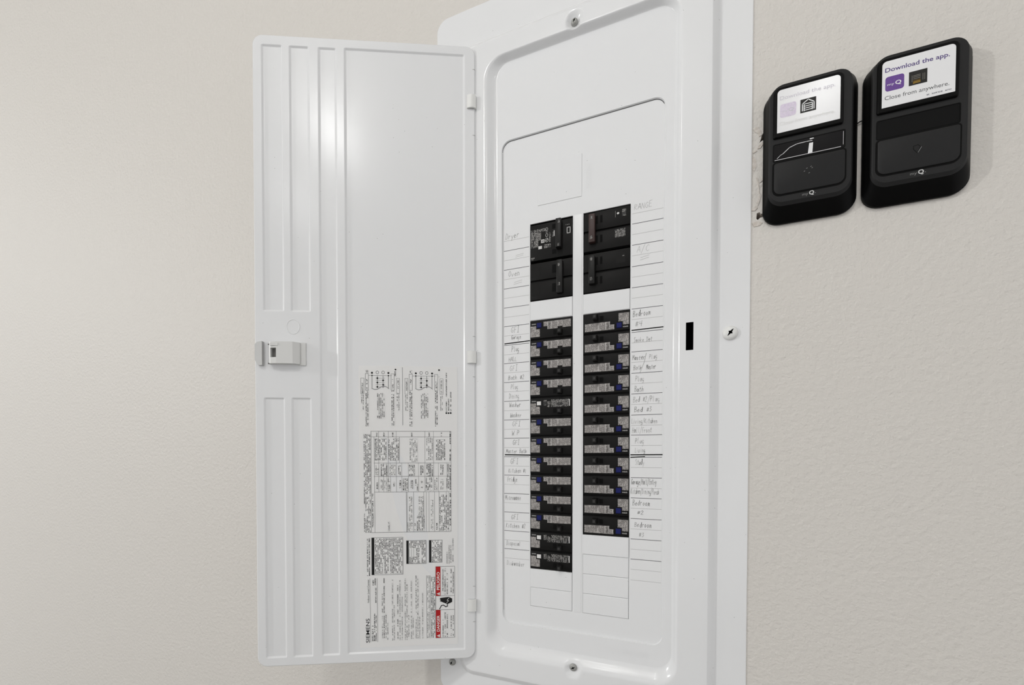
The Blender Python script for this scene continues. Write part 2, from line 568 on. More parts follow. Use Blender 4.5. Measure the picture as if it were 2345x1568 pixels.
XL0, XL1, XR0, XR1 = 0.0, 2.258, 2.786, 5.053     # breaker column edges
COL_TOP, COL_BOT = 5.0, -15.0
xs = [-.8, -.2, .4, 1.0, 1.5] + [1.75 + .065 * i for i in range(21)] + [3.4, 4.0, 4.6, 5.2, 5.8]
zs = [-15.3, -12, -9, -6, -3.5, -2.28, -1.7, -1.04, 0, 2, 4, 6, 8.9]
SLOT = (7.515, 7.825, -2.28, -1.04)


def lerp_rect(a, b, t):
    return tuple(a[i] + (b[i] - a[i]) * t for i in range(5))


R_OUT = (-5.40, 10.08, -20.5, 17.08, .66)
R_OUT2 = (-5.365, 10.045, -20.465, 17.045, .63)
R_CREASE = (-4.14, 8.82, -19.24, 15.08, .84)
R_TOP = (-3.80, 8.48, -18.88, 14.66, .62)
R_EDGE = (-2.50, 7.27, -17.82, 13.82, 1.08)
R_BASE = (-1.80, 6.97, -17.08, 13.60, .74)
R_STEP = (-1.57, 6.60, -16.06, 9.57, .50)
R_STEP2 = (-1.545, 6.575, -16.03, 9.552, .48)
stack = [(R_OUT, Y_WALL), (R_OUT, Y_FLANGE + .015), (R_OUT2, Y_FLANGE)]
for t, y in ((-.12, 0), (.0, .04), (.12, .16), (.3, .36), (.55, .62), (.78, .84), (.92, .96), (1.0, 1.0)):
    stack.append((lerp_rect(R_CREASE, R_TOP, t), Y_FLANGE + (Y_RIM - Y_FLANGE) * y))
for t in (.12, .25, .4, .541, .65, .7975, .9, 1.0):
    stack.append((lerp_rect(R_TOP, R_EDGE, t), Y_RIM))
for t, y in ((.10, -.424), (.22, -.40), (.34, -.355), (.48, -.28), (.62, -.20), (.76, -.135), (.88, -.10), (.96, -.089), (1.0, Y_LEVEL)):
    stack.append((lerp_rect(R_EDGE, R_BASE, t), y))
stack += [(R_STEP, Y_LEVEL), (R_STEP2, 0.0)]

bm = bmesh.new()
prev = None
for (r, y) in stack:
    cur = ring(bm, rrect(*r, xs=xs, zs=zs, k=7), y)
    if prev is not None:
        def in_slot(*c):
            mx_ = sum(v.x for v in c) / 4
            mz_ = sum(v.z for v in c) / 4
            return SLOT[0] < mx_ < SLOT[1] and SLOT[2] < mz_ < SLOT[3]
        bridge(bm, prev, cur, 0, skip=in_slot)
    prev = cur
# screw dimples pressed into the rim, top and bottom
for cx, cz, dep, rad in ((2.39, 14.12, .17, .46), (2.38, -17.74, .15, .46)):
    for v in bm.verts:
        if v.co.y < -.095:
            d = math.hypot(v.co.x - cx, v.co.z - cz) / rad
            if d < 1:
                s = 1 - d
                s = min(1, s / .62)
                s = s * s * (3 - 2 * s)
                target = Y_RIM + dep
                v.co.y = v.co.y + (max(target, v.co.y) - v.co.y) * s if v.co.y < target else v.co.y + (target - v.co.y) * s
# dead-front field with the two breaker openings
ed = [bm.edges.get((prev[i], prev[(i + 1) % len(prev)])) for i in range(len(prev))]
hole_rings = []
for x0, x1 in ((XL0, XL1), (XR0, XR1)):
    hv = [bm.verts.new((x, 0, z)) for x, z in ((x0, COL_BOT), (x1, COL_BOT), (x1, COL_TOP), (x0, COL_TOP))]
    hole_rings.append(hv)
    ed += [bm.edges.new((hv[i], hv[(i + 1) % 4])) for i in range(4)]
for f in bmesh.ops.triangle_fill(bm, use_beauty=True, use_dissolve=False, edges=ed, normal=(0, -1, 0))['geom']:
    if isinstance(f, bmesh.types.BMFace):
        f.material_index = 1
for f in bm.faces:
    if all(abs(v.co.y - Y_LEVEL) < 1e-4 for v in f.verts):
        f.material_index = 1
for hv in hole_rings:
    bridge(bm, hv, [bm.verts.new((v.co.x, .06, v.co.z)) for v in hv])
cover = put('cover', bm, ['white_enamel', 'field_enamel'], panel, ROOT, weighted=True, angle=50)

# seam where the dead-front tucks under the trim: open along the top, a hairline down the left
bm = bmesh.new()
arc = [(-1.545 + .48 - .48 * math.cos(t), 9.552 - .48 + .48 * math.sin(t)) for t in [math.pi / 2 * i / 8 for i in range(9)]]
arc += [(6.575 - .48 + .48 * math.sin(t), 9.552 - .48 + .48 * math.cos(t)) for t in [math.pi / 2 * i / 8 for i in range(7)]]
ribbon(bm, [(x, z - .012) for x, z in arc], .038, lambda u, v: (u, -.003, v), 0)
put('cover_seam', bm, ['seam_dark'], panel, ROOT)
bm = bmesh.new()
ribbon(bm, [(-1.53, 9.0), (-1.53, -15.4)], .018, lambda u, v: (u, -.003, v), 0)
put('cover_seam', bm, ['ink_faint'], panel, ROOT)

# raised strip between the two columns
bm = bmesh.new()
slab(bm, [(XL1 + .06, COL_BOT), (XR0 - .06, COL_BOT), (XR0 - .06, COL_TOP), (XL1 + .06, COL_TOP)], 0.0, -0.012, 0, .012)
put('center_strip', bm, ['white_enamel'], panel, ROOT)

# steel box behind the cover, dark inside
bm = bmesh.new()
for q in ((-4.3, 9.1, 3.6, 3.7, -19.4, 16.0), (-4.3, -4.2, 0.5, 3.7, -19.4, 16.0), (9.0, 9.1, .5, 3.7, -19.4, 16.0),
          (-4.3, 9.1, .5, 3.7, -19.4, -19.3), (-4.3, 9.1, .5, 3.7, 15.9, 16.0), (-.4, 5.5, .7, .8, -15.5, 5.5), (7.2, 8.3, .6, .7, -2.9, -.4)):
    box(bm, *q)
put('enclosure_box', bm, ['dark_void'], panel, ROOT)


def screw(cx, cz, y, r, h, m_head, ang, tilt=0.0):
    bm = bmesh.new()
    n = 24
    prof = [(1.0, 0), (.98, .35), (.86, .66), (.62, .88), (.34, .97)]
    rings = [[bm.verts.new((cx + r * p * math.cos(2 * math.pi * k / n), y - h * q, cz + r * p * math.sin(2 * math.pi * k / n))) for k in range(n)] for p, q in prof]
    for a, b_ in zip(rings, rings[1:]):
        bridge(bm, a, b_)
    bm.faces.new(rings[-1])
    o = put('cover_screw', bm, [m_head], panel, ROOT, angle=60)
    bm = bmesh.new()
    for k, L in ((0, .56), (1, .30)):
        c, s = math.cos(ang + k * math.pi / 2), math.sin(ang + k * math.pi / 2)
        wd = .10 * r if k else .09 * r
        pts = [(cx + c * a * r * L - s * b_, cz + s * a * r * L + c * b_) for a, b_ in ((-1, -wd * .4), (-.2, -wd * 1.6), (.2, -wd * 1.6), (1, -wd * .4), (1, wd * .4), (.2, wd * 1.6), (-.2, wd * 1.6), (-1, wd * .4))]
        slab(bm, pts, y - h * .70, y - h * 1.0)
    put('screw_recess', bm, ['dark_void'], o, ROOT)
    return o


screw(9.315, -1.62, Y_FLANGE, .31, .17, 'white_plastic', math.radians(52))
screw(2.39, 14.12, Y_RIM + .16, .17, .16, 'screw_zinc', math.radians(62))
screw(2.38, -17.72, Y_RIM + .14, .19, .10, 'screw_zinc', math.radians(30))
screw(-4.61, -18.76, Y_FLANGE, .20, .18, 'screw_zinc', math.radians(60))

# main breaker knockout, not punched
bm = bmesh.new()
slab(bm, [(.42, 5.86), (2.70, 5.86), (2.70, 7.95), (.42, 7.95)], .0, -.024, 0, .006)
put('main_knockout', bm, ['field_enamel'], panel, ROOT)
bm = bmesh.new()
text(bm, 'MAIN', lambda u, v: (2.98 - v + .2, -.006, 6.2 + u), 0, 1.15, .26)
put('embossed_word', bm, ['field_enamel'], panel, ROOT)
bm = bmesh.new()
text(bm, '51180C08', lambda u, v: (4.0 + u, Y_LEVEL - .006, -16.72 + v), 0, 2.0, .24)
put('embossed_number', bm, ['field_enamel'], panel, ROOT)


def filler(x0, x1, z0, z1, proud):
    bm = bmesh.new()
    g = .006
    slab(bm, [(x0 + g, z0 + g), (x1 - .014, z0 + g), (x1 - .014, z1 - g * .5), (x0 + g, z1 - g * .5)], .10, -proud, 0, .03)
    put('filler_plate', bm, ['field_enamel'], panel, ROOT)


filler(XL0, XL1, 0.0, 1.0, .03)
filler(XR0, XR1, 0.0, 1.0, .03)
filler(XL0, XL1, -14.0, -13.0, .035)
filler(XL0, XL1, -15.0, -14.0, .02)
filler(XR0, XR1, -12.0, -11.0, .05)
for k in (12, 13, 14):
    filler(XR0, XR1, -k - 1.0, -k, .02)

# directory labels with ruled lines and pencil writing
left_lab = bmesh.new()
slab(left_lab, [(-1.50, -13.15), (-.035, -13.15), (-.035, 5.05), (-1.50, 5.05)], 0, -.004)
left_lab = put('directory_label', left_lab, ['directory_paper'], panel, ROOT, label='narrow ruled directory label with pencil notes left of the breakers')
right_lab = bmesh.new()
slab(right_lab, [(5.10, -13.6), (6.53, -13.6), (6.53, 5.4), (5.10, 5.4)], 0, -.004)
right_lab = put('directory_label', right_lab, ['directory_paper'], panel, ROOT, label='narrow ruled directory label with pencil notes right of the breakers')


def rule(bm, x0, x1, z0, z1, w, mi, y=-.0065):
    ribbon(bm, [(x0, z0), (x1, z1)], w, lambda u, v: (u, y, v), mi)


def ruled(name, lab, mt, x0, x1, z0, z1, w, y=-.0065):
    bm = bmesh.new()
    rule(bm, x0, x1, z0, z1, w, 0, y)
    put(name, bm, [mt], lab, ROOT)


def note(s, x, z, wd, h, mi, lab):
    bm = bmesh.new()
    handwrite(bm, s, x, z, wd, h, 0)
    put('handwritten_note', bm, [('pencil', 'pencil_faint')[mi]], lab, ROOT)


LD = [3.86, 2.86, 1.87, .86, -.13, -1.13, -2.10, -3.11, -4.12, -5.12, -6.10, -7.09, -8.08, -9.07, -10.07, -11.08, -12.06]
RD = [4.01, 3.01, 2.0, 1.0, -.01, -1.12, -2.05, -3.07, -4.06, -5.07, -6.03, -7.09, -8.08, -9.06, -10.06, -11.05, -12.03]
for lab, x0, x1, dark, thin in ((left_lab, -1.47, -.06, LD, [4.38] + [a - .5 for a in LD]), (right_lab, 5.13, 6.52, RD, [4.49] + [a - .5 for a in RD] + [-13.05])):
    for z in dark:
        ruled('ruled_line', lab, 'ink_line', x0, x1, z, z, .027)
    for z in thin:
        ruled('ruled_line', lab, 'ink_faint', x0, x1, z, z, .016)
for q in ((-1.44, -.03, -1.045, -1.01, .055), (-1.42, .0, -6.98, -7.0, .062)):
    ruled('marker_line', left_lab, 'ink_black', *q, y=-.009)
for q in ((5.13, 6.54, -1.02, -1.0, .05), (5.11, 6.54, -6.98, -6.97, .055), (5.11, 5.75, -7.10, -7.07, .05)):
    ruled('marker_line', right_lab, 'ink_black', *q, y=-.009)
for s, x, z, wd, h, mi in (
        ('Dryer', -1.38, 4.47, .78, .30, 0), ('=', -.85, 3.38, .40, .36, 1), ('Oven', -1.22, 2.48, .66, .28, 0), ('=', -.95, 1.94, .42, .40, 1),
        ('GFI', -1.08, -.50, .48, .32, 0), ('Garage', -1.06, -.84, .56, .20, 0), ('Plug', -1.05, -1.50, .44, .28, 0), ('HALL', -1.22, -2.00, .48, .22, 0),
        ('GFI', -1.15, -2.50, .46, .30, 0), ('Bath #2', -1.24, -2.98, .92, .24, 0), ('Plug', -1.10, -3.48, .44, .26, 1), ('Dining', -1.20, -3.98, .58, .26, 1),
        ('Washer', -1.18, -4.44, .66, .24, 0), ('Washer', -1.14, -4.98, .66, .24, 0), ('GFI', -1.02, -5.46, .50, .26, 0), ('W.P', -1.05, -5.94, .44, .24, 0),
        ('GFI', -1.0, -6.44, .42, .26, 0), ('Master Bath', -1.38, -6.90, 1.20, .22, 0), ('GFI', -1.12, -7.46, .46, .28, 0), ('Kitchen #1', -1.24, -7.94, 1.04, .24, 0),
        ('Fridge', -1.30, -8.42, .58, .28, 0), ('Microwave', -1.42, -9.40, .90, .26, 0), ('GFI', -1.08, -10.44, .44, .26, 0), ('Kitchen #2', -1.38, -10.90, 1.12, .24, 0),
        ('Disposal', -1.36, -11.86, .82, .24, 0), ('Dishwasher', -1.34, -12.94, 1.02, .24, 1)):
    note(s, x, z, wd, h, mi, left_lab)
for s, x, z, wd, h, mi in (
        ('RANGE', 5.20, 4.66, .84, .27, 1), ('A/C', 5.34, 2.64, .58, .30, 1), ('=', 5.46, 2.16, .36, .38, 1), ('Bedroom', 5.18, -.38, .82, .27, 0), ('#4', 5.28, -.86, .36, .28, 0),
        ('Smoke Det', 5.22, -1.60, .86, .22, 1), ('Master', 5.16, -2.44, .60, .22, 0), ('Plug', 5.92, -2.44, .38, .22, 1), ('Bath', 5.22, -2.92, .40, .22, 1),
        ('Master', 5.80, -2.92, .44, .22, 0), ('Plug', 5.30, -3.46, .42, .24, 1), ('Bath', 5.26, -3.96, .44, .24, 0), ('Bed #2/Plug', 5.20, -4.46, 1.22, .26, 1),
        ('Bed #3', 5.26, -4.92, .82, .24, 0), ('Living/Kitchen', 5.14, -5.48, 1.18, .24, 1), ('Hall/Front', 5.16, -5.92, .92, .26, 1), ('Plug', 5.30, -6.44, .42, .26, 1),
        ('Living', 5.30, -6.86, .48, .22, 1), ('Study', 5.32, -7.46, .42, .26, 1), ('Garage/Hall/Entry', 5.14, -8.40, 1.16, .26, 0), ('Kitchen/Dining/Porch', 5.12, -8.86, 1.30, .26, 1),
        ('Bedroom', 5.20, -9.42, .82, .26, 0), ('#2', 5.42, -9.84, .32, .20, 0), ('Bedroom', 5.30, -10.46, .80, .24, 0), ('#3', 5.50, -10.92, .26, .22, 0)):
    note(s, x, z, wd, h, mi, right_lab)
bm = bmesh.new()
ribbon(bm, [(5.80, -2.15), (5.70, -2.6), (5.52, -3.05)], .022, lambda u, v: (u, -.009, v), 0)
put('handwritten_slash', bm, ['pencil'], right_lab, ROOT)

# ------------------------------------------------------------------ the open door
DW, DZ0, DZ1 = 11.38, -18.11, 14.62


def D(a, n, z):
    """door point: a from the hinge, n toward the room side of its inner face, z height"""
    th = math.radians(180 + 25.15 - .040 * (z + 1.7))
    u = Vector((math.cos(th), math.sin(th), 0))
    nn = Vector((-u.y, u.x, 0))
    nn = nn if nn.y < 0 else -nn
    p = Vector((-2.965 + .0031 * (z + 1.7), -.50, z)) + u * a + nn * n
    return (p.x, p.y, p.z)


CH = [(9.94, 10.91, DZ0 + .48, -4.02), (9.94, 10.91, .54, 14.10), (8.60, 9.52, DZ0 + .48, -4.02), (8.60, 9.52, .54, 14.10),
      (7.22, 8.06, DZ0 + .50, 14.10), (.585, 6.74, DZ0 + .52, 14.14)]


def sstep(t):
    t = max(0, min(1, t))
    return t * t * (3 - 2 * t)


def depth(a, z):
    d = 0
    for a0, a1, z0, z1 in CH:
        e = .11
        k = sstep((a - a0) / e + .5) * sstep((a1 - a) / e + .5) * sstep((z - z0) / e + .5) * sstep((z1 - z) / e + .5)
        d = max(d, k)
    return d * .065


ga, gz = set(), set()
for a0, a1, z0, z1 in CH:
    for v in (a0, a1):
        ga.update(round(v + q, 4) for q in (-.07, -.055, -.038, -.02, 0, .02, .038, .055, .07))
    for v in (z0, z1):
        gz.update(round(v + q, 4) for q in (-.07, -.055, -.038, -.02, 0, .02, .038, .055, .07))
RC = .5
ga.update([0, .01, .04, .1, .18, .27, .35, RC, DW - RC, DW - .35, DW - .27, DW - .18, DW - .1, DW - .04, DW - .01, DW] + [round(1 + i * .57, 3) for i in range(10)] + [7.64, 9.06, 10.4])
gz.update([DZ0 + q for q in (0, .01, .04, .1, .18, .27, .35, RC)] + [DZ1 - q for q in (0, .01, .04, .1, .18, .27, .35, RC)] + [DZ0 + .8 + i * 1.02 for i in range(31)])
ga, gz = sorted(ga), sorted(gz)
bm = bmesh.new()
grid = []
for a in ga:
    row = []
    for z in gz:
        aa, zz = a, z
        ca = RC if a < RC else (DW - RC if a > DW - RC else None)
        cz = DZ0 + RC if z < DZ0 + RC else (DZ1 - RC if z > DZ1 - RC else None)
        if ca is not None and cz is not None:
            du, dv = a - ca, z - cz
            h = math.hypot(du, dv)
            if h > 1e-6:
                s = max(abs(du), abs(dv)) / h
                aa, zz = ca + du * s, cz + dv * s
        e = min(a, DW - a, z - DZ0, DZ1 - z)
        rd = .035 * (1 - sstep(e / .04)) if e < .04 else 0
        row.append(bm.verts.new(D(aa, -depth(a, z) - rd, zz)))
    grid.append(row)
for i in range(len(ga) - 1):
    for j in range(len(gz) - 1):
        bm.faces.new((grid[i][j], grid[i + 1][j], grid[i + 1][j + 1], grid[i][j + 1]))
per = [grid[i][0] for i in range(len(ga))] + [grid[-1][j] for j in range(1, len(gz))] + [grid[i][-1] for i in range(len(ga) - 2, -1, -1)] + [grid[0][j] for j in range(len(gz) - 2, 0, -1)]
nn0 = Vector(D(5, -.28, -1.7)) - Vector(D(5, 0, -1.7))
bk = [bm.verts.new(v.co + nn0) for v in per]
bridge(bm, per, bk)
bm.faces.new(bk)
door = put('door', bm, ['door_enamel'], panel, ROOT, angle=40, weighted=True, label='white steel door swung open on its left hinges')


def dbox(bm, a0, a1, n0, n1, z0, z1, mi=0, n1b=None):
    """box in door frame; n1b = front depth at a1 when the front slopes"""
    n1b = n1 if n1b is None else n1b
    P = [D(a0, n0, z0), D(a1, n0, z0), D(a1, n0, z1), D(a0, n0, z1), D(a0, n1, z0), D(a1, n1b, z0), D(a1, n1b, z1), D(a0, n1, z1)]
    v = [bm.verts.new(p) for p in P]
    for q in ((3, 2, 1, 0), (4, 5, 6, 7), (0, 1, 5, 4), (2, 3, 7, 6), (0, 4, 7, 3), (1, 2, 6, 5)):
        bm.faces.new([v[i] for i in q]).material_index = mi


# latch on the inner face
bm = bmesh.new()
dbox(bm, 8.80, 9.20, -.01, .07, -2.30, -1.13)
dbox(bm, 9.06, 9.34, .0, .16, -2.26, -1.15, 0, .36)
dbox(bm, 9.34, 10.16, .0, .36, -2.26, -1.15)
dbox(bm, 10.16, 10.46, .0, .36, -1.46, -1.15, 0, .30)
dbox(bm, 10.16, 10.46, .0, .36, -2.26, -1.95, 0, .30)
dbox(bm, 10.46, 10.54, .0, .30, -2.26, -1.15, 0, .26)
dbox(bm, 10.05, 10.46, .36, .38, -1.36, -1.22, 0, .32)
latch = put('latch', bm, ['latch_white'], door, ROOT, angle=20, label='white plastic slide latch with hook')
bm = bmesh.new()
dbox(bm, 10.17, 10.45, .02, .10, -1.94, -1.47)
dbox(bm, 10.545, 10.58, .0, .10, -2.26, -1.15)  # dark strips from here on are painted shadow lines beside the hook
dbox(bm, 10.56, 10.72, .0, .015, -1.25, -1.19)
dbox(bm, 10.56, 10.72, .0, .015, -2.24, -2.18)
put('latch_gap_shade', bm, ['print_grey'], door, ROOT)
bm = bmesh.new()
out = [(10.92, -2.34), (11.14, -2.34), (11.36, -2.04), (11.36, -1.24), (11.22, -1.13), (10.92, -1.11)]
fr = [bm.verts.new(D(a, .22 - (a - 10.92) * .36, z)) for a, z in out]
bk = [bm.verts.new(D(a, -.02, z)) for a, z in out]
bridge(bm, fr, bk)
bm.faces.new(fr)
put('finger_tab', bm, ['latch_plastic'], door, ROOT, angle=20, label='grey chamfered finger tab at the free edge')
bm = bmesh.new()
n = 28
ra = [bm.verts.new(D(9.455 + .35 * math.cos(t), .0, -.29 + .40 * math.sin(t))) for t in [2 * math.pi * k / n for k in range(n)]]
rb = [bm.verts.new(D(9.455 + .335 * math.cos(t), .014, -.29 + .385 * math.sin(t))) for t in [2 * math.pi * k / n for k in range(n)]]
rc = [bm.verts.new(D(9.455 + .315 * math.cos(t), .014, -.29 + .365 * math.sin(t))) for t in [2 * math.pi * k / n for k in range(n)]]
rd_ = [bm.verts.new(D(9.455 + .30 * math.cos(t), .0, -.29 + .35 * math.sin(t))) for t in [2 * math.pi * k / n for k in range(n)]]
for a, b_ in ((ra, rb), (rb, rc), (rc, rd_)):
    bridge(bm, a, b_)
put('knockout_ring', bm, ['door_enamel'], door, ROOT)
for z0, z1 in ((11.37, 12.04), (-2.06, -1.42), (-15.50, -14.86)):
    bm = bmesh.new()
    prof = [(.42, .012), (.40, .07), (.24, .13), (.08, .14), (-.05, .08), (-.08, -.04), (-.05, -.14), (.0, -.16), (.02, -.10), (-.01, -.02), (.04, .05), (.2, .06), (.36, .012)]
    ra = [bm.verts.new(D(a, b_, z0)) for a, b_ in prof]
    rb = [bm.verts.new(D(a, b_, z1)) for a, b_ in prof]
    bridge(bm, ra, rb)
    bm.faces.new(ra)
    bm.faces.new(rb)
    put('hinge_clip', bm, ['white_plastic'], door, ROOT, angle=50)
# small notches of the hinge cut-outs along the hinge edge
bm = bmesh.new()
for z in (13.42, 10.0, -.62, -2.78, -14.15, -16.1):
    dbox(bm, -.01, .12, -.02, .004, z - .018, z + .018)
put('hinge_notch', bm, ['ink_faint'], door, ROOT)

# instruction sheet glued to the inner face. Layout units: s to the right, t downward, 1 unit = 0.0232 in
SU = .0232
SD = -.065 + .010     # inner face of the recessed field


def S(s, t, n=.0):
    return D(6.15 - s * SU, SD + n, -2.25 - t * .02325)


bm = bmesh.new()
for n_, q in ((.0, 0),):
    c = [S(0, 0), S(224, 0), S(224, 648), S(0, 648)]
    b_ = [S(0, 0, -.03), S(224, 0, -.03), S(224, 648, -.03), S(0, 648, -.03)]
    va, vb = [bm.verts.new(p) for p in c], [bm.verts.new(p) for p in b_]
    bm.faces.new(va)
    bridge(bm, va, vb)
put('instruction_sheet', bm, ['paper'], door, ROOT, label='printed instruction sheet with small text and red warning bands')

bm = bmesh.new()
uvl = bm.loops.layers.uv.new('UVMap')


def micro(s0, t0, s1, t1, pitch=4.4, cw=2.3, mi=0, n=.003):
    """block of tiny text lines that read upward (rotated a quarter turn)"""
    f = face(bm, [S(s0, t1, n), S(s1, t1, n), S(s1, t0, n), S(s0, t0, n)], mi)
    nl = max(1, round((s1 - s0) / pitch))
    L = (t1 - t0) / cw
    off = rnd.randint(0, 400)
    for lp, uv in zip(f.loops, ((0, 0), (0, nl), (L, nl), (L, 0))):
        lp[uvl].uv = (uv[0] + off, uv[1] + off)


def lines(s0, t0, s1, t1, count, mi=0, ragged=.35):
    """ragged text lines reading upward, all starting at the bottom"""
    st = (s1 - s0) / count
    for i in range(count):
        micro(s0 + i * st, t0 + rnd.random() * ragged * (t1 - t0), s0 + (i + .8) * st, t1, st, 2.3, mi)


def ln(pts, w=.9, mi=5, n=.005):
    ribbon(bm, pts, w * .8, lambda u, v: S(u, v, n), mi)


def rect(s0, t0, s1, t1, mi=2, n=.004):
    face(bm, [S(s0, t1, n), S(s1, t1, n), S(s1, t0, n), S(s0, t0, n)], mi)


def frame(s0, t0, s1, t1, w=.9, mi=5):
    ln([(s0, t0), (s1, t0), (s1, t1), (s0, t1), (s0, t0)], w, mi)


def dot(s, t, r, mi=2, n=.006):
    face(bm, [S(s + r * math.cos(k), t + r * math.sin(k), n) for k in [2 * math.pi * i / 10 for i in range(10)]], mi)


# wiring diagrams
for o_ in (0, 99):
    for s in (5, 98 - (2 if o_ else 4) - 15 + (1 if o_ else 0) + 8):
        pass
    for s in (15, 73):
        ln([(s + o_, 18), (s + 7 + o_, 18), (s + 7 + o_, 55), (s + o_, 55), (s + o_, 18)], .8)
        micro(s + 1 + o_, 30, s + 6 + o_, 52, 5, 2.3)
        micro(s + o_, 56, s + 7 + o_, 138, 3.6, 2.0, 1)
    for s in (5, 85):
        ln([(s + o_, 28), (s + 7 + o_, 28), (s + 7 + o_, 64), (s + o_, 64), (s + o_, 28)], .7)
        micro(s + 1 + o_, 32, s + 6 + o_, 63, 5, 2.3)
        micro(s + o_, 66, s + 7 + o_, 102, 3.6, 2.6)
    ln([(22 + o_, 22), (75 + o_, 22)], .7)
    for s in (30, 67):
        ln([(s + o_, 22), (s + o_, 50)], 1.2)
        dot(s + o_, 22, 1.6)
        dot(s + o_, 16, 2.3)
    for s in (42, 55):
        ln([(s + o_, 22), (s + o_, 50)], 1.1)
        for k in range(10):
            pass
        ln([(s + o_ + 3 * math.cos(q), 15 + 3.4 * math.sin(q)) for q in [2 * math.pi * i / 12 for i in range(13)]], 1.0)
    for i in range(5):
        ln([(38 + o_, 28 + 5 * i), (59 + o_, 28 + 5 * i)], .5)
        dot((42 if i % 2 == 0 else 55) + o_, 28 + 5 * i, 2.0)
    ln([(29 + o_, 51), (36 + o_, 54), (42 + o_, 53), (50 + o_, 48), (58 + o_, 46), (63 + o_, 48), (68 + o_, 52)], 1.3)
    lines(41 + o_, 60, 59 + o_, 120, 5, 1, .1)
    dot(83 + o_, 8, 2.0)
    micro(80 + o_, 12, 85 + o_, 24, 5, 2.0, 1)
    micro(16 + o_, 10, 22 + o_, 17, 3, 2.0, 1)
ln([(98.5, 3), (99, 135)], 1.0)
for s, t in ((197, 14), (202, 74), (207, 58)):
    micro(s, t, s + 3.6, 108, 3.6, 2.0, 1)
    dot(s + 1.6, 107, 2.0)
# ratings table
frame(27, 149, 209, 382, .8)
ln([(27, 162), (209, 162)], .7)
ln([(33, 222), (209, 222)], .7)
ln([(33, 253), (209, 253)], .7)
ln([(34, 289), (210, 289)], .7)
ln([(34, 162), (35, 382)], .7)
for s in (44, 66, 84):
    ln([(s, 149), (s, 289)], .6)
for s in (149, 169):
    ln([(s, 149), (s, 289)], .6)
ln([(91, 162), (91, 222)], .6)
for s in (55, 62, 70, 96, 111, 134, 160, 180, 199):
    ln([(s, 222), (s + .3, 289)], .5)
for s in (108, 123, 146, 152, 158, 171, 181, 198, 203):
    ln([(s, 289), (s + .3, 382)], .6)
ln([(106, 289), (107, 382)], .8)
for s, t in ((38, 152), (54, 152), (74, 152), (117, 152), (157, 152), (185, 152)):
    micro(s, t, s + 4, t + 9, 4, 2.0, 1)
micro(10, 156, 26, 382, 3.3, 2.0, 1)
micro(205, 150, 210, 380, 4, 2.0, 1)
for q in ((35, 166, 62, 216), (66, 166, 90, 216), (114, 166, 132, 220), (152, 164, 168, 216), (174, 168, 196, 216), (36, 228, 44, 250), (48, 225, 64, 252),
          (68, 226, 82, 250), (88, 228, 94, 250), (112, 226, 126, 252), (138, 228, 146, 250), (152, 224, 168, 254), (184, 226, 192, 250), (200, 224, 208, 256),
          (38, 262, 43, 282), (48, 258, 54, 284), (56, 262, 62, 282), (64, 258, 70, 286), (76, 266, 80, 276), (90, 262, 95, 280), (98, 258, 110, 286),
          (116, 262, 122, 282), (126, 256, 134, 286), (139, 262, 144, 280), (150, 256, 166, 286), (170, 256, 178, 286), (184, 260, 192, 284), (198, 258, 208, 286),
          (28, 292, 32, 370), (64, 358, 69, 380), (108, 360, 121, 380), (112, 300, 120, 358), (124, 362, 128, 378), (130, 345, 148, 380), (134, 300, 146, 344),
          (162, 308, 168, 378), (174, 362, 178, 378), (182, 296, 200, 380), (200, 310, 208, 378)):
    micro(*q, 3.6, 2.2, 0 if rnd.random() < .45 else 1)
# breaker tables
micro(16, 395, 24, 482, 4, 2.2, 1)
frame(27, 394, 98, 480, .8)
rect(27, 394, 33, 480)
micro(34, 396, 97, 478, 3.2, 2.0, 1)
for t in (413, 442):
    ln([(33, t), (94, t)], .8)
for s in (52, 66):
    rect(s, 444, s + 3, 478, 3, .0045)
for a, b_, c, d in ((106, 402, 151, 456), (158, 402, 188, 454)):
    frame(a, b_, c, d, .8)
    rect(a, b_, a + 5, d)
    micro(a + 6, b_ + 1, c - 1, d - 1, 3.2, 2.0, 1)
rect(112, 420, 128, 440, 3, .0045)
rect(136, 420, 140, 454, 3, .0045)
for i in range(3):
    ln([(113 + 5 * i, 421), (113 + 5 * i, 440)], .7, 2, .006)
for s, t in ((198, 430), (203, 414), (207, 404), (212, 392)):
    micro(s, t, s + 2.6, 458, 2.6, 2.0, 1)
# maker block
text(bm, 'SIEMENS', lambda u, v: S(21.5 - v, 636 - u, .005), -1, 56, 8.2, 2, .006)
text(bm, 'Indoor Load Center', lambda u, v: S(21 - v, 544 - u, .005), 0, 54, 4.2, 2)
ln([(23, 488), (24, 636)], .8)
micro(26, 598, 31, 634, 5, 2.0, 1)
micro(31, 570, 35, 634, 4, 2.0, 1)
micro(35, 574, 38, 634, 3, 2.0, 1)
micro(34, 510, 38, 552, 4, 2.2, 1)
ln([(39, 488), (40, 636)], .8)
micro(28, 488, 37, 504, 4, 2.0, 1)
for s, t0, t1 in ((49, 524, 636), (53, 488, 634), (57, 570, 634), (61, 592, 632), (72, 492, 634), (76, 552, 634), (84, 506, 634), (89, 494, 634), (94, 532, 634), (101, 490, 634),
                  (105, 504, 634), (109, 576, 632), (115, 496, 632), (119, 582, 632), (126, 484, 632), (130, 490, 632), (134, 580, 632), (141, 524, 632)):
    micro(s, t0, s + 3.4, t1, 3.4, 2.1, 1 if s in (84, 53) else 0)
ln([(152, 484), (152.5, 632)], .7)
ln([(160, 484), (160.5, 632)], .7)
micro(153, 485, 159, 631, 3.2, 2.0, 0)
micro(162, 488, 172, 631, 3.2, 2.0, 1)
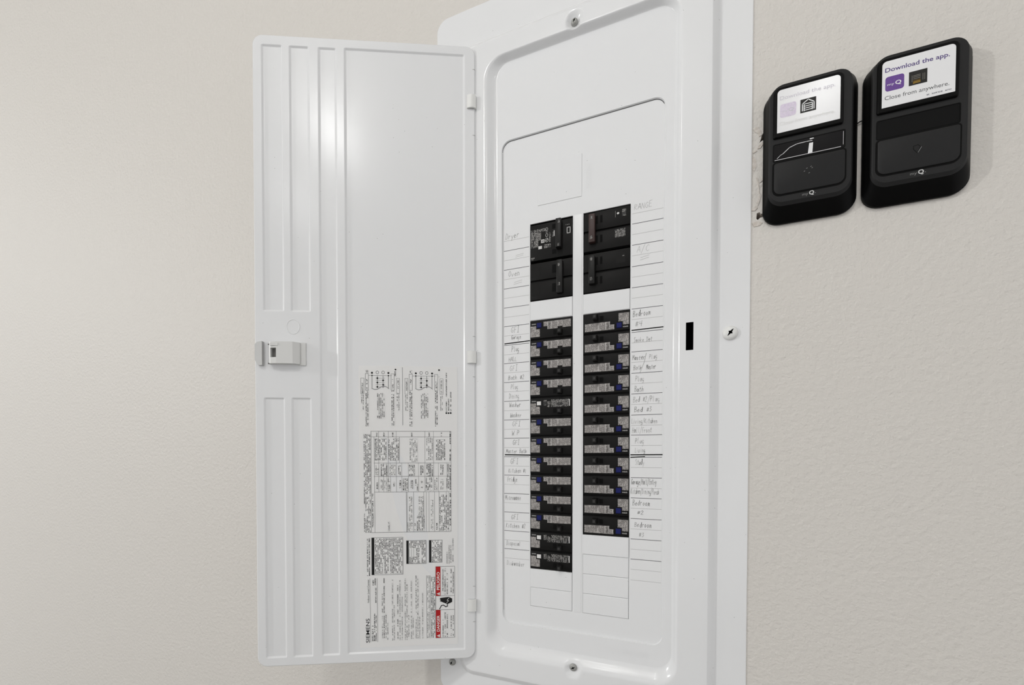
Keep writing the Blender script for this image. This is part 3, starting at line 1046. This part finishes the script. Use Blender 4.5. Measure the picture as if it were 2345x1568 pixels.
# bilingual warning panel
frame(173, 464, 217, 632, .9)
rect(173, 464, 184, 533, 4)
rect(173, 566, 184, 632, 4)
ln([(173, 533), (217, 533)], .8)
ln([(173, 566), (217, 566)], .8)
text(bm, 'PELIGRO', lambda u, v: S(182 - v, 519 - u, .006), 0, 42, 6.4, 3, .015)
text(bm, 'DANGER', lambda u, v: S(182 - v, 617 - u, .006), 0, 38, 6.4, 3, .015)
for t in (528, 627):
    face(bm, [S(182.5, t + 3.5, .006), S(182.5, t - 3.5, .006), S(175, t, .006)], 3)
    face(bm, [S(181, t + .6, .007), S(181, t - .6, .007), S(177.5, t, .007)], 4)
for s, t0, t1 in ((188, 470, 530), (193, 468, 530), (198, 480, 530), (207, 470, 528), (212, 476, 528), (188, 590, 630), (193, 572, 630), (198, 572, 630), (207, 580, 628), (212, 576, 628)):
    micro(s, t0, s + 3.4, t1, 3.4, 2.0, 1)
# hand and arc pictogram
for pts in ([(184, 538), (205, 536), (205, 551), (200, 553), (184, 546), (182, 545), (185, 543), (182, 541)], [(205, 537), (211, 540), (211, 548), (205, 551)]):
    face(bm, [S(s, t, .0055) for s, t in pts], 2)
ln([(204, 538), (199, 544), (203, 545), (198, 550)], 1.0, 3, .007)
ln([(182, 564), (186, 556), (191, 555), (196, 559), (200, 558), (200, 552)], 2.2, 2, .007)
put('sheet_printing', bm, ['sheet_print', 'sheet_print_dense', 'ink_black', 'paper', 'label_red', 'ink_line'], door, ROOT, label='black text, tables and red warning bands on the sheet')

# ------------------------------------------------------------------ circuit breakers
BW, BH = 1.118, .454      # half width, half height of a face


def uvface(bm, pts, y, mi, pitch, cw, vertical=True):
    uvl_ = bm.loops.layers.uv.verify()
    f = face(bm, [(x, y, z) for x, z in pts], mi)
    off = rnd.randint(0, 300)
    for lp in f.loops:
        x, z = lp.vert.co.x, lp.vert.co.z
        lp[uvl_].uv = (z / cw + off + .01, x / pitch + off + .01) if vertical else (x / cw + off, z / pitch + off)
    return f


def B(u, v):
    return (-BW + u * 2 * BW, BH - v * 2 * BH)


def poly(*uv):
    return [B(u, v) for u, v in uv]


def breaker_root(label, group):
    r = empty('circuit_breaker', (0, 0, 0))
    props(r, label, 'circuit breaker', group)
    return r


def body_mesh(bm, hz=BH):
    box(bm, -BW, BW, -.03, .55, -hz, hz, 0, .03, 2)


def make_single(kind, label, group, notch=True):
    r = breaker_root(label, group)
    bm = bmesh.new()
    body_mesh(bm)
    # shallow step beside the handle
    box(bm, -BW + .02, BW - .02, .05, .5, -BH - .035, BH + .035)
    put_local('body', bm, ['breaker_black'], r)
    # handle opening
    bm = bmesh.new()
    slab(bm, poly((.555, .86), (.635, .86), (.635, .60), (.555, .60)), -.02, -.034)
    put_local('handle_opening', bm, ['breaker_pit'], r)
    bm = bmesh.new()
    x0, z0 = B(.67, .92)
    x1, z1 = B(.775, .62)
    P = [(x0, -.02, z0), (x1, -.02, z0), (x1, -.02, z1), (x0, -.02, z1),
         (x0 + .03, -.40, z0 + .03), (x1 - .0, -.36, z0 + .03), (x1 - .0, -.36, z1 - .03), (x0 + .03, -.40, z1 - .03)]
    v = [bm.verts.new(p) for p in P]
    fs = [bm.faces.new([v[i] for i in q]) for q in ((4, 5, 6, 7), (0, 1, 5, 4), (2, 3, 7, 6), (0, 4, 7, 3), (1, 2, 6, 5))]
    bmesh.ops.bevel(bm, geom=list({e for f in fs[:1] for e in f.edges}), offset=.03, segments=2, affect='EDGES')
    h = put_local('toggle_handle', bm, ['handle_black'], r)
    bm = bmesh.new()
    uvface(bm, [(x0 + .07, z0 + .07), (x1 - .05, z0 + .07), (x1 - .05, z1 - .07), (x0 + .07, z1 - .07)], -.296, 0, .08, .03)
    for vv in bm.verts:
        vv.co.y = -.403 + (vv.co.x - x0 - .03) / (x1 - x0 - .03) * .04
    put_local('rating_print', bm, ['handle_print'], h)
    # test button
    bm = bmesh.new()
    if kind == 'blue':
        slab(bm, poly((.165, .40), (.275, .40), (.275, .12), (.165, .12)), -.02, -.075, 0, .025)
        put_local('test_button', bm, ['button_blue'], r, label='blue test button')
    else:
        slab(bm, poly((.165, .40), (.265, .40), (.265, .18), (.165, .18)), -.02, -.06, 0, .015)
        put_local('test_button', bm, ['button_white'], r, label='white test button')
    bm = bmesh.new()
    text(bm, 'SIEMENS', lambda u, v: (B(.035, 0)[0] + u, -.034, B(0, .20)[1] + v), 0, .24, .06)
    put_local('maker_print', bm, ['print_white'], r)
    # stepped paper labels
    bm = bmesh.new()
    uvface(bm, poly((.012, .90), (.235, .90), (.235, .47), (.145, .47), (.145, .28), (.012, .28)), -.0335, 0, .052, .045)
    put_local('spec_label', bm, ['breaker_label'], r)
    bm = bmesh.new()
    if kind == 'blue':
        up_ = [(.325, .34), (.325, .08), (.965, .08), (.965, .50)]
        if notch:
            up_ += [(.775, .50), (.775, .42), (.655, .42), (.655, .52)]
        up_ += [(.415, .52), (.415, .34)]
        uvface(bm, poly(*up_), -.0335, 0, .052, .045)
        put_local('rating_label', bm, ['breaker_label'], r)
        bm = bmesh.new()
        a, b_ = B(.43, .50), B(.50, .10)
        text(bm, 'COMBO', lambda u, v: (a[0] + .115 - v, -.036, a[1] + .04 + u), 0, .30, .09)
        for q in ((B(.425, .51), B(.432, .09)), (B(.505, .51), B(.512, .09)), (B(.655, .40), B(.662, .09))):
            face(bm, [(q[0][0], -.0355, q[0][1]), (q[1][0], -.0355, q[0][1]), (q[1][0], -.0355, q[1][1]), (q[0][0], -.0355, q[1][1])], 1)
        put_local('label_print', bm, ['ink_black', 'print_white'], r)
    else:
        uvface(bm, poly((.325, .42), (.40, .42), (.40, .12), (.325, .12)), -.0335, 0, .075, .06)
        uvface(bm, poly((.415, .52), (.49, .52), (.49, .20), (.415, .20)), -.0335, 0, .08, .06)
        uvface(bm, poly((.51, .52), (.92, .52), (.92, .10), (.51, .10)), -.0335, 0, .06, .05)
        face(bm, [(*B(.925, .50)[:1], -.034, B(.925, .50)[1]), (B(.945, .50)[0], -.034, B(.945, .50)[1]), (B(.945, .12)[0], -.034, B(.945, .12)[1]), (B(.925, .12)[0], -.034, B(.925, .12)[1])], 1)
        put_local('rating_print', bm, ['breaker_ink', 'print_white'], r)
    return r


left_rows = [('GFI Garage', 'blue'), ('Plug Hall', 'blue'), ('GFI Bath #2', 'blue'), ('Plug Dining', 'blue'), ('Washer', 'white'), ('GFI W.P', 'blue'), ('GFI Master Bath', 'blue'),
             ('GFI Kitchen #1', 'blue'), ('Fridge', 'blue'), ('Microwave', 'blue'), ('GFI Kitchen #2', 'blue'), ('Disposal', 'white'), ('Dishwasher', 'white')]
ordinal = ['first', 'second', 'third', 'fourth', 'fifth', 'sixth', 'seventh', 'eighth', 'ninth', 'tenth', 'eleventh', 'twelfth', 'thirteenth']
GL, GR = 'single-pole breakers in the left column', 'single-pole breakers in the right column'
proto = {}
for i, (nm, kd) in enumerate(left_rows):
    lab = 'black breaker, %s button, left column, %s single from top, beside pencilled %s' % (kd, ordinal[i], nm)
    key = (kd, i < 5)
    if key not in proto:
        r = make_single(kd, lab, GL, notch=i < 5)
        proto[key] = r
    else:
        r = copy_tree(proto[key])
        r['label'] = lab
    r.location = W((XL0 + XL1) / 2, rnd.uniform(-.012, .006), -.5 - i)
    r.rotation_euler = (0, math.radians(rnd.uniform(-.35, .35)), 0)
right_rows = ['Bedroom #4', 'Smoke Det', 'Master Plug', 'Plug Bath', 'Bed #2', 'Living Kitchen', 'Plug Living', 'Study', 'Garage Hall', 'Bedroom #2', 'Bedroom #3']
for i, nm in enumerate(right_rows):
    r = copy_tree(proto[('blue', False)])
    r['label'] = 'black breaker, blue button, right column, %s single from top, beside pencilled %s' % (ordinal[i], nm)
    r['group'] = GR
    r.location = W((XR0 + XR1) / 2, rnd.uniform(-.012, .006), -.5 - i)
    r.rotation_euler = (0, math.pi + math.radians(rnd.uniform(-.35, .35)), 0)


def double(label, x, z, mirrored, style):
    """two-pole breaker two inches tall, local frame centred on its face"""
    r = breaker_root(label, 'two-pole breakers at the top of the columns')
    r.location = W(x, 0, z)
    sg = -1 if mirrored else 1
    bm = bmesh.new()
    if style == 'gfci':
        box(bm, -BW, BW, -.03, .55, -.94, .90, 0, .03, 2)
    else:
        box(bm, -BW, BW, -.03, .55, .05, .93, 0, .03, 2)
        box(bm, -BW, BW, -.03, .55, -.95, -.05, 0, .03, 2)
        box(bm, -BW + .02, BW - .02, .06, .5, -.97, .95)
    put_local('body', bm, ['breaker_black'], r)

    def uvb(u, v):      # v 0..1 over the full two inches
        return (-BW + u * 2 * BW, .95 - v * 1.9)

    def quad(bm, u0, v0, u1, v1, y, mi=0):
        a, b_ = uvb(u0, v0), uvb(u1, v1)
        face(bm, [(a[0], y, b_[1]), (b_[0], y, b_[1]), (b_[0], y, a[1]), (a[0], y, a[1])], mi)

    def pit(bm, u0, v0, u1, v1):
        a, b_ = uvb(u0, v0), uvb(u1, v1)
        slab(bm, [(a[0], b_[1]), (b_[0], b_[1]), (b_[0], a[1]), (a[0], a[1])], -.02, -.034)

    def micro_b(bm, u0, v0, u1, v1, pitch=.075, cw=.06, mi=0):
        a, b_ = uvb(u0, v0), uvb(u1, v1)
        uvface(bm, [(a[0], b_[1]), (b_[0], b_[1]), (b_[0], a[1]), (a[0], a[1])], -.0335, mi, pitch, cw)

    pb, hb, pr = bmesh.new(), bmesh.new(), bmesh.new()
    if style == 'gfci':
        for v0 in (.10, .77):
            pit(pb, .53, v0, .625, v0 + .12)
        a, b_ = uvb(.64, .05), uvb(.765, .80)
        box(hb, a[0], b_[0], -.34, -.02, b_[1], a[1], 0, .03, 2)
        micro_b(pr, .02, .16, .40, .24)
        micro_b(pr, .02, .24, .20, .64)
        micro_b(pr, .20, .24, .27, .46)
        quad(pr, .20, .62, .285, .70, -.034, 1)
        micro_b(pr, .33, .60, .50, .70, .09, .08)
        quad(pr, .265, .455, .345, .545, -.034, 1)
        quad(pr, .285, .475, .30, .525, -.0345, 2)
        quad(pr, .315, .475, .33, .525, -.0345, 2)
        for cv, rr in ((.20, .075), (.27, .05), (.36, .08), (.49, .10)):
            c = uvb(.40, cv)
            ribbon(pr, [(c[0] + rr * .75 * math.cos(t), c[1] + rr * math.sin(t)) for t in [2 * math.pi * k / 14 for k in range(15)]], .022, lambda u, v: (u, -.0345, v), 1)
        ribbon(pr, [uvb(.375, .52), uvb(.40, .48), uvb(.425, .46)], .03, lambda u, v: (u, -.035, v), 1)
        micro_b(pr, .455, .30, .49, .56, .05, .06)
        quad(pr, .565, .27, .585, .42, -.034, 1)
        micro_b(pr, .535, .30, .56, .43, .05, .06)
        quad(pr, .02, .90, .11, .935, -.034, 3)
        quad(pr, .03, .945, .08, .965, -.034, 3)
        q0, q1 = uvb(.875, .26), uvb(.945, .41)
        ribbon(pr, [(q0[0], q0[1]), (q1[0], q0[1]), (q1[0], q1[1]), (q0[0], q1[1]), (q0[0], q0[1])], .035, lambda u, v: (u, -.0345, v), 1)
        micro_b(pr, .84, .17, .93, .20, .2, .05)
    else:
        for v0 in (.12, .62):
            if mirrored:
                pit(pb, .27, v0, .315, v0 + .20)
                pit(pb, .365, v0, .415, v0 + .19)
            else:
                pit(pb, .53, v0, .62, v0 + .22)
        if mirrored:
            a, b_ = uvb(.13, .10), uvb(.265, .82)
        else:
            a, b_ = uvb(.65, .06), uvb(.79, .92)
        box(hb, a[0], b_[0], -.27, -.02, b_[1], a[1], 0, .035, 2)
        if style == 'brown':
            quad(pr, .685, .09, .695, .25, -.034, 3)
            c = uvb(.745, .16)
            face(pr, [(c[0] + .06 * math.cos(t), -.034, c[1] + .05 * math.sin(t)) for t in [2 * math.pi * k / 8 for k in range(8)]], 1)
            micro_b(pr, .83, .08, .91, .25, .08, .05)
            micro_b(pr, .68, .56, .90, .76, .06, .05)
        elif mirrored:
            quad(pr, .84, .18, .88, .20, -.034, 3)
            micro_b(pr, .70, .12, .90, .36, .10, .3, 4)
        else:
            micro_b(pr, .02, .14, .24, .38, .10, .2, 4)
            micro_b(pr, .02, .66, .24, .90, .10, .2, 4)
    put_local('handle_opening', pb, ['breaker_pit'], r)
    h = put_local('tied_handle', hb, ['handle_brown' if style == 'brown' else 'handle_black'], r)
    hp = bmesh.new()
    yf = -.342 if style == 'gfci' else -.272
    for zz in (.16, .66) if style != 'gfci' else (.10, .70):
        a, b_ = uvb((.165 if mirrored else .69), zz), uvb((.215 if mirrored else .735), zz + .08)
        uvface(hp, [(a[0], b_[1]), (b_[0], b_[1]), (b_[0], a[1]), (a[0], a[1])], yf, 0, .06, .05)
    put_local('handle_print', hp, ['breaker_ink'], h)
    put_local('face_print', pr, ['breaker_ink', 'print_white', 'ink_black', 'print_grey', 'breaker_black'], r)
    return r


double('tall black two-pole breaker printed with white circles, top of the left column, beside Dryer', (XL0 + XL1) / 2, 4.0, False, 'gfci')
double('plain black two-pole breaker in left column, directly above the white filler, beside Oven', (XL0 + XL1) / 2, 2.0, False, 'plain')
double('black two-pole breaker with brown tied handle, top of the right column, beside Range', (XR0 + XR1) / 2, 4.0, True, 'brown')
double('plain black two-pole breaker in right column, directly above the white filler, beside A/C', (XR0 + XR1) / 2, 2.0, True, 'plain')

# ------------------------------------------------------------------ garage door wall controls


def control(x0, label, left):
    """x0 = left edge; all heights absolute on the wall"""
    z0, z1 = 2.72, 8.20
    x1 = x0 + 3.24
    root = W((x0 + x1) / 2, Y_WALL, z0)
    r = empty('garage_door_control', root)
    props(r, label, 'wall control', 'garage door wall controls')
    f0, f1, g0, g1 = x0 + .14, x1 - .36, 3.36, 8.08      # front face rectangle
    yf = -.75
    bm = bmesh.new()
    st = [((x0 + .03, x1 - .03, z0 + .03, z1 - .02), .58, .55, Y_WALL), ((x0, x1, z0, z1), .62, .62, Y_WALL - .05), ((x0, x1, z0, z1), .62, .62, Y_WALL - .13),
          ((x0 + .025, x1 - .03, z0 + .05, z1 - .01), .62, .62, Y_WALL - .17), ((x0 + .06, x1 - .12, z0 + .20, z1 - .03), .58, .60, Y_WALL - .36),
          ((f0 - .03, f1 + .08, g0 - .12, g1 + .01), .52, .56, yf + .10), ((f0 - .01, f1 + .03, g0 - .035, g1), .50, .52, yf + .025), ((f0 + .02, f1, g0, g1 - .01), .46, .48, yf)]
    prev = None
    for (q, rt_, rb_, y) in st:
        cur = ring(bm, rrect(*q, .5, k=8, rt_=rt_, rb_=rb_), y)
        if prev:
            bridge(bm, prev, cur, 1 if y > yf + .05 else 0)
        prev = cur
    bm.faces.new(prev).material_index = 0
    put('housing', bm, ['device_black', 'device_side'], r, root, angle=25)
    # label window: raised bezel with a printed sticker
    bx0, bx1, bz0, bz1 = f0 + .11, f1 - .28, 5.93, 7.93
    bm = bmesh.new()
    o_ = rrect(bx0, bx1, bz0, bz1, .1, k=5, rt_=.22, rb_=.06)
    i_ = rrect(bx0 + .08, bx1 - .08, bz0 + .10, bz1 - .06, .1, k=5, rt_=.18, rb_=.03)
    a, b_, c = ring(bm, o_, yf + .01), ring(bm, o_, yf - .06), ring(bm, rrect(bx0 + .03, bx1 - .03, bz0 + .03, bz1 - .03, .1, k=5, rt_=.2, rb_=.05), yf - .09)
    d = ring(bm, i_, yf - .085)
    bridge(bm, a, b_)
    bridge(bm, b_, c)
    bridge(bm, c, d)
    bm.faces.new(d)
    bez = put('bezel', bm, ['device_side'], r, root)
    lx0, lx1, lz0, lz1 = bx0 + .12, bx1 - .12, bz0 + .17, bz1 - .13
    bm = bmesh.new()
    slab(bm, rrect(lx0, lx1, lz0, lz1, .1, k=5, rt_=.14, rb_=.01), yf - .08, yf - .094)
    put('sticker', bm, ['device_label_film' if left else 'device_label'], bez, root, label='white app sticker')
    ly = yf - .097
    Lw, Lh = lx1 - lx0, lz1 - lz0

    def Q(u, v, n=0.0):
        return (lx0 + u * Lw, ly - n, lz0 + v * Lh)

    bm = bmesh.new()
    ink = 1 if left else 0  # left print uses the pale inks that imitate glare
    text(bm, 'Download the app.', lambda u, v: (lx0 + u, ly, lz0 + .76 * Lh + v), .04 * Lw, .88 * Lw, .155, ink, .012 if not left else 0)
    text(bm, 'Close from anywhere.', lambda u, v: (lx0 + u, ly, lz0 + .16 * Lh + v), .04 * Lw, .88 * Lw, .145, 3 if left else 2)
    # app badge
    pu = rrect(lx0 + .045 * Lw, lx0 + .31 * Lw, lz0 + .34 * Lh, lz0 + .655 * Lh, .09, k=4)
    f = bm.faces.new(ring(bm, pu, ly))
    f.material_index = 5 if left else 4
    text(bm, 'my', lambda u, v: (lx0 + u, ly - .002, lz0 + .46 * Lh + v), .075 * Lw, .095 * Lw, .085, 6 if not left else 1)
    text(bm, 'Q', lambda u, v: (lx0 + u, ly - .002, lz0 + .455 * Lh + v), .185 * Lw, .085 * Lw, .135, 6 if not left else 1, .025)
    # garage icon tile
    u0, u1, v0, v1 = (.375, .625, .335, .645) if left else (.375, .625, .34, .635)
    face(bm, [Q(u0, v0), Q(u1, v0), Q(u1, v1), Q(u0, v1)], 7)

    def T(a, b_):
        return (lx0 + (u0 + (u1 - u0) * a) * Lw, lz0 + (v0 + (v1 - v0) * b_) * Lh)

    fn = lambda u, v: (u, ly - .003, v)
    if left:
        ribbon(bm, [T(.13, .14), T(.13, .66), T(.5, .92), T(.87, .66), T(.87, .14)], .034, fn, 6)
        ribbon(bm, [T(.24, .12), T(.24, .62), T(.76, .62), T(.76, .12)], .03, fn, 6)
        for k in (.16, .31, .46):
            ribbon(bm, [T(.28, k), T(.72, k)], .028, fn, 6)
    else:
        for k, mi in ((.13, 8), (.22, 8), (.32, 9), (.44, 10), (.56, 10), (.66, 10)):
            ribbon(bm, [T(.24, k), T(.62, k + .02)], .024, fn, mi)
        for a in (.17, .76, .86):
            ribbon(bm, [T(a, .25), T(a, .70)], .018, fn, 10)
        uv_ = bm.loops.layers.uv.verify()
        f = face(bm, [Q(.62, .045), Q(.95, .045), Q(.95, .085), Q(.62, .085)], 11)
        for lp, uv in zip(f.loops, ((0, 0), (26, 0), (26, 1), (0, 1))):
            lp[uv_].uv = uv
    put('sticker_printing', bm, ['print_violet', 'print_glare', 'ink_line', 'print_glare_grey', 'app_purple', 'app_purple_glare', 'device_label', 'icon_black', 'icon_gold', 'icon_gold_dark', 'icon_grey', 'device_ink'], bez, root)
    # middle window
    wx0, wx1, wz0, wz1 = f0 + .14, f1 - .22, 5.04, 5.69
    bm = bmesh.new()
    o_ = rrect(wx0 - .03, wx1 + .03, wz0 - .03, wz1 + .03, .06, k=4)
    i_ = rrect(wx0, wx1, wz0, wz1, .05, k=4)
    a, b_, c = ring(bm, o_, yf + .01), ring(bm, o_, yf - .012), ring(bm, i_, yf - .012)
    d = ring(bm, i_, yf - .004)
    bridge(bm, a, b_, 1)
    bridge(bm, b_, c, 1)
    bridge(bm, c, d, 1)
    bm.faces.new(d).material_index = 0
    win = put('sensor_window', bm, ['device_gloss' if left else 'device_matte', 'device_side'], r, root)
    if left:
        # reflections on the clear window film, painted as pale strokes and patches
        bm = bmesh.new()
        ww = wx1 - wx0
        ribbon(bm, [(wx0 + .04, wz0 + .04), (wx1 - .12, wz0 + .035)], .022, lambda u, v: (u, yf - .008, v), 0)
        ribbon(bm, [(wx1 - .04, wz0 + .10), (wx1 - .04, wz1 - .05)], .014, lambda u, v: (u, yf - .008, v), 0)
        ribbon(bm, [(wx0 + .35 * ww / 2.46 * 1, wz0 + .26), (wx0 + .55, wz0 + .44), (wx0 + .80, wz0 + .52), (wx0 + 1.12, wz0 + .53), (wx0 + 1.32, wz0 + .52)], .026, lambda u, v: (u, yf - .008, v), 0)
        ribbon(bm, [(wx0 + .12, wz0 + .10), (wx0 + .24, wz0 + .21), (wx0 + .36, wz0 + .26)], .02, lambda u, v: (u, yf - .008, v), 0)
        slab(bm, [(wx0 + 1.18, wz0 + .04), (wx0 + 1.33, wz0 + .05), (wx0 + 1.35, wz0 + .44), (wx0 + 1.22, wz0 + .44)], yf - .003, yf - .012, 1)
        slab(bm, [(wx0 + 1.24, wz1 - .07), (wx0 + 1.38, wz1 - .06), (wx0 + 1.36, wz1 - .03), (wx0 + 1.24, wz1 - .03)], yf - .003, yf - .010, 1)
        put('film_reflection', bm, ['film_glint', 'device_label'], win, root, label='pale painted reflections on the film over the sensor window')
    # push button
    px0, px1, pz0, pz1 = f0 + .15, f1 - .20, 3.66, 4.94
    bm = bmesh.new()
    slab(bm, rrect(px0 - .055, px1 + .055, pz0 - .06, pz1 + .055, .1, k=5, rt_=.12, rb_=.30), yf + .01, yf - .006)
    put('button_gap', bm, ['breaker_pit'], r, root)
    bm = bmesh.new()
    a = ring(bm, rrect(px0, px1, pz0, pz1, .1, k=5, rt_=.09, rb_=.26), yf)
    b_ = ring(bm, rrect(px0 + .005, px1 - .005, pz0 + .005, pz1 - .005, .1, k=5, rt_=.09, rb_=.26), yf - .035)
    c = ring(bm, rrect(px0 + .03, px1 - .03, pz0 + .03, pz1 - .03, .1, k=5, rt_=.08, rb_=.24), yf - .05)
    bridge(bm, a, b_)
    bridge(bm, b_, c)
    bm.faces.new(c)
    btn = put('push_button', bm, ['device_black'], r, root)
    bm = bmesh.new()
    cx, cz = (px0 + px1) / 2 - .02, (pz0 + pz1) / 2 + .08
    if left:
        for a, b_ in ((-.06, .1), (.08, .14), (.12, .08), (-.14, .0), (.02, -.1)):
            ribbon(bm, [(cx + a, cz + b_), (cx + a + .035, cz + b_ + .012)], .02, lambda u, v: (u, yf - .0515, v), 0)
    else:
        ribbon(bm, [(cx - .11, cz + .10), (cx + .02, cz + .12), (cx + .09, cz + .04), (cx, cz - .17), (cx - .11, cz - .02), (cx - .11, cz + .10)], .016, lambda u, v: (u, yf - .0515, v), 1)
        ribbon(bm, [(cx + .02, cz - .16), (cx + .12, cz + .02)], .016, lambda u, v: (u, yf - .052, v), 0)
    put('button_mark', bm, ['logo_grey', 'breaker_pit'], btn, root)
    bm = bmesh.new()
    mx_ = (f0 + f1) / 2 - .02
    text(bm, 'my', lambda u, v: (mx_ - .20 + u, yf - .002, 3.455 + v), 0, .20, .105, 1)
    text(bm, 'Q', lambda u, v: (mx_ + .03 + u, yf - .002, 3.45 + v), 0, .17, .15, 0, .03)
    face(bm, [(mx_ + .23, yf - .002, 3.47), (mx_ + .255, yf - .002, 3.47), (mx_ + .255, yf - .002, 3.495), (mx_ + .23, yf - .002, 3.495)], 1)
    put('logo', bm, ['logo_white', 'logo_grey'], r, root)
    return r


control(10.50, 'black garage door wall control nearer the panel, sticker with house icon and glare painted into its pale print', True)
control(13.90, 'black garage door wall control on the far right, crisp sticker with purple badge', False)

bm = bmesh.new()
tube(bm, [(13.55, -.16, 6.10), (13.72, -.17, 6.16), (13.82, -.18, 6.22), (14.0, -.17, 6.26)], .022)
props(put('bell_wire', bm, ['cable_black'], origin=W(13.8, -.17, 6.2)), 'thin black wire bridging the gap between the two wall controls', 'wire')
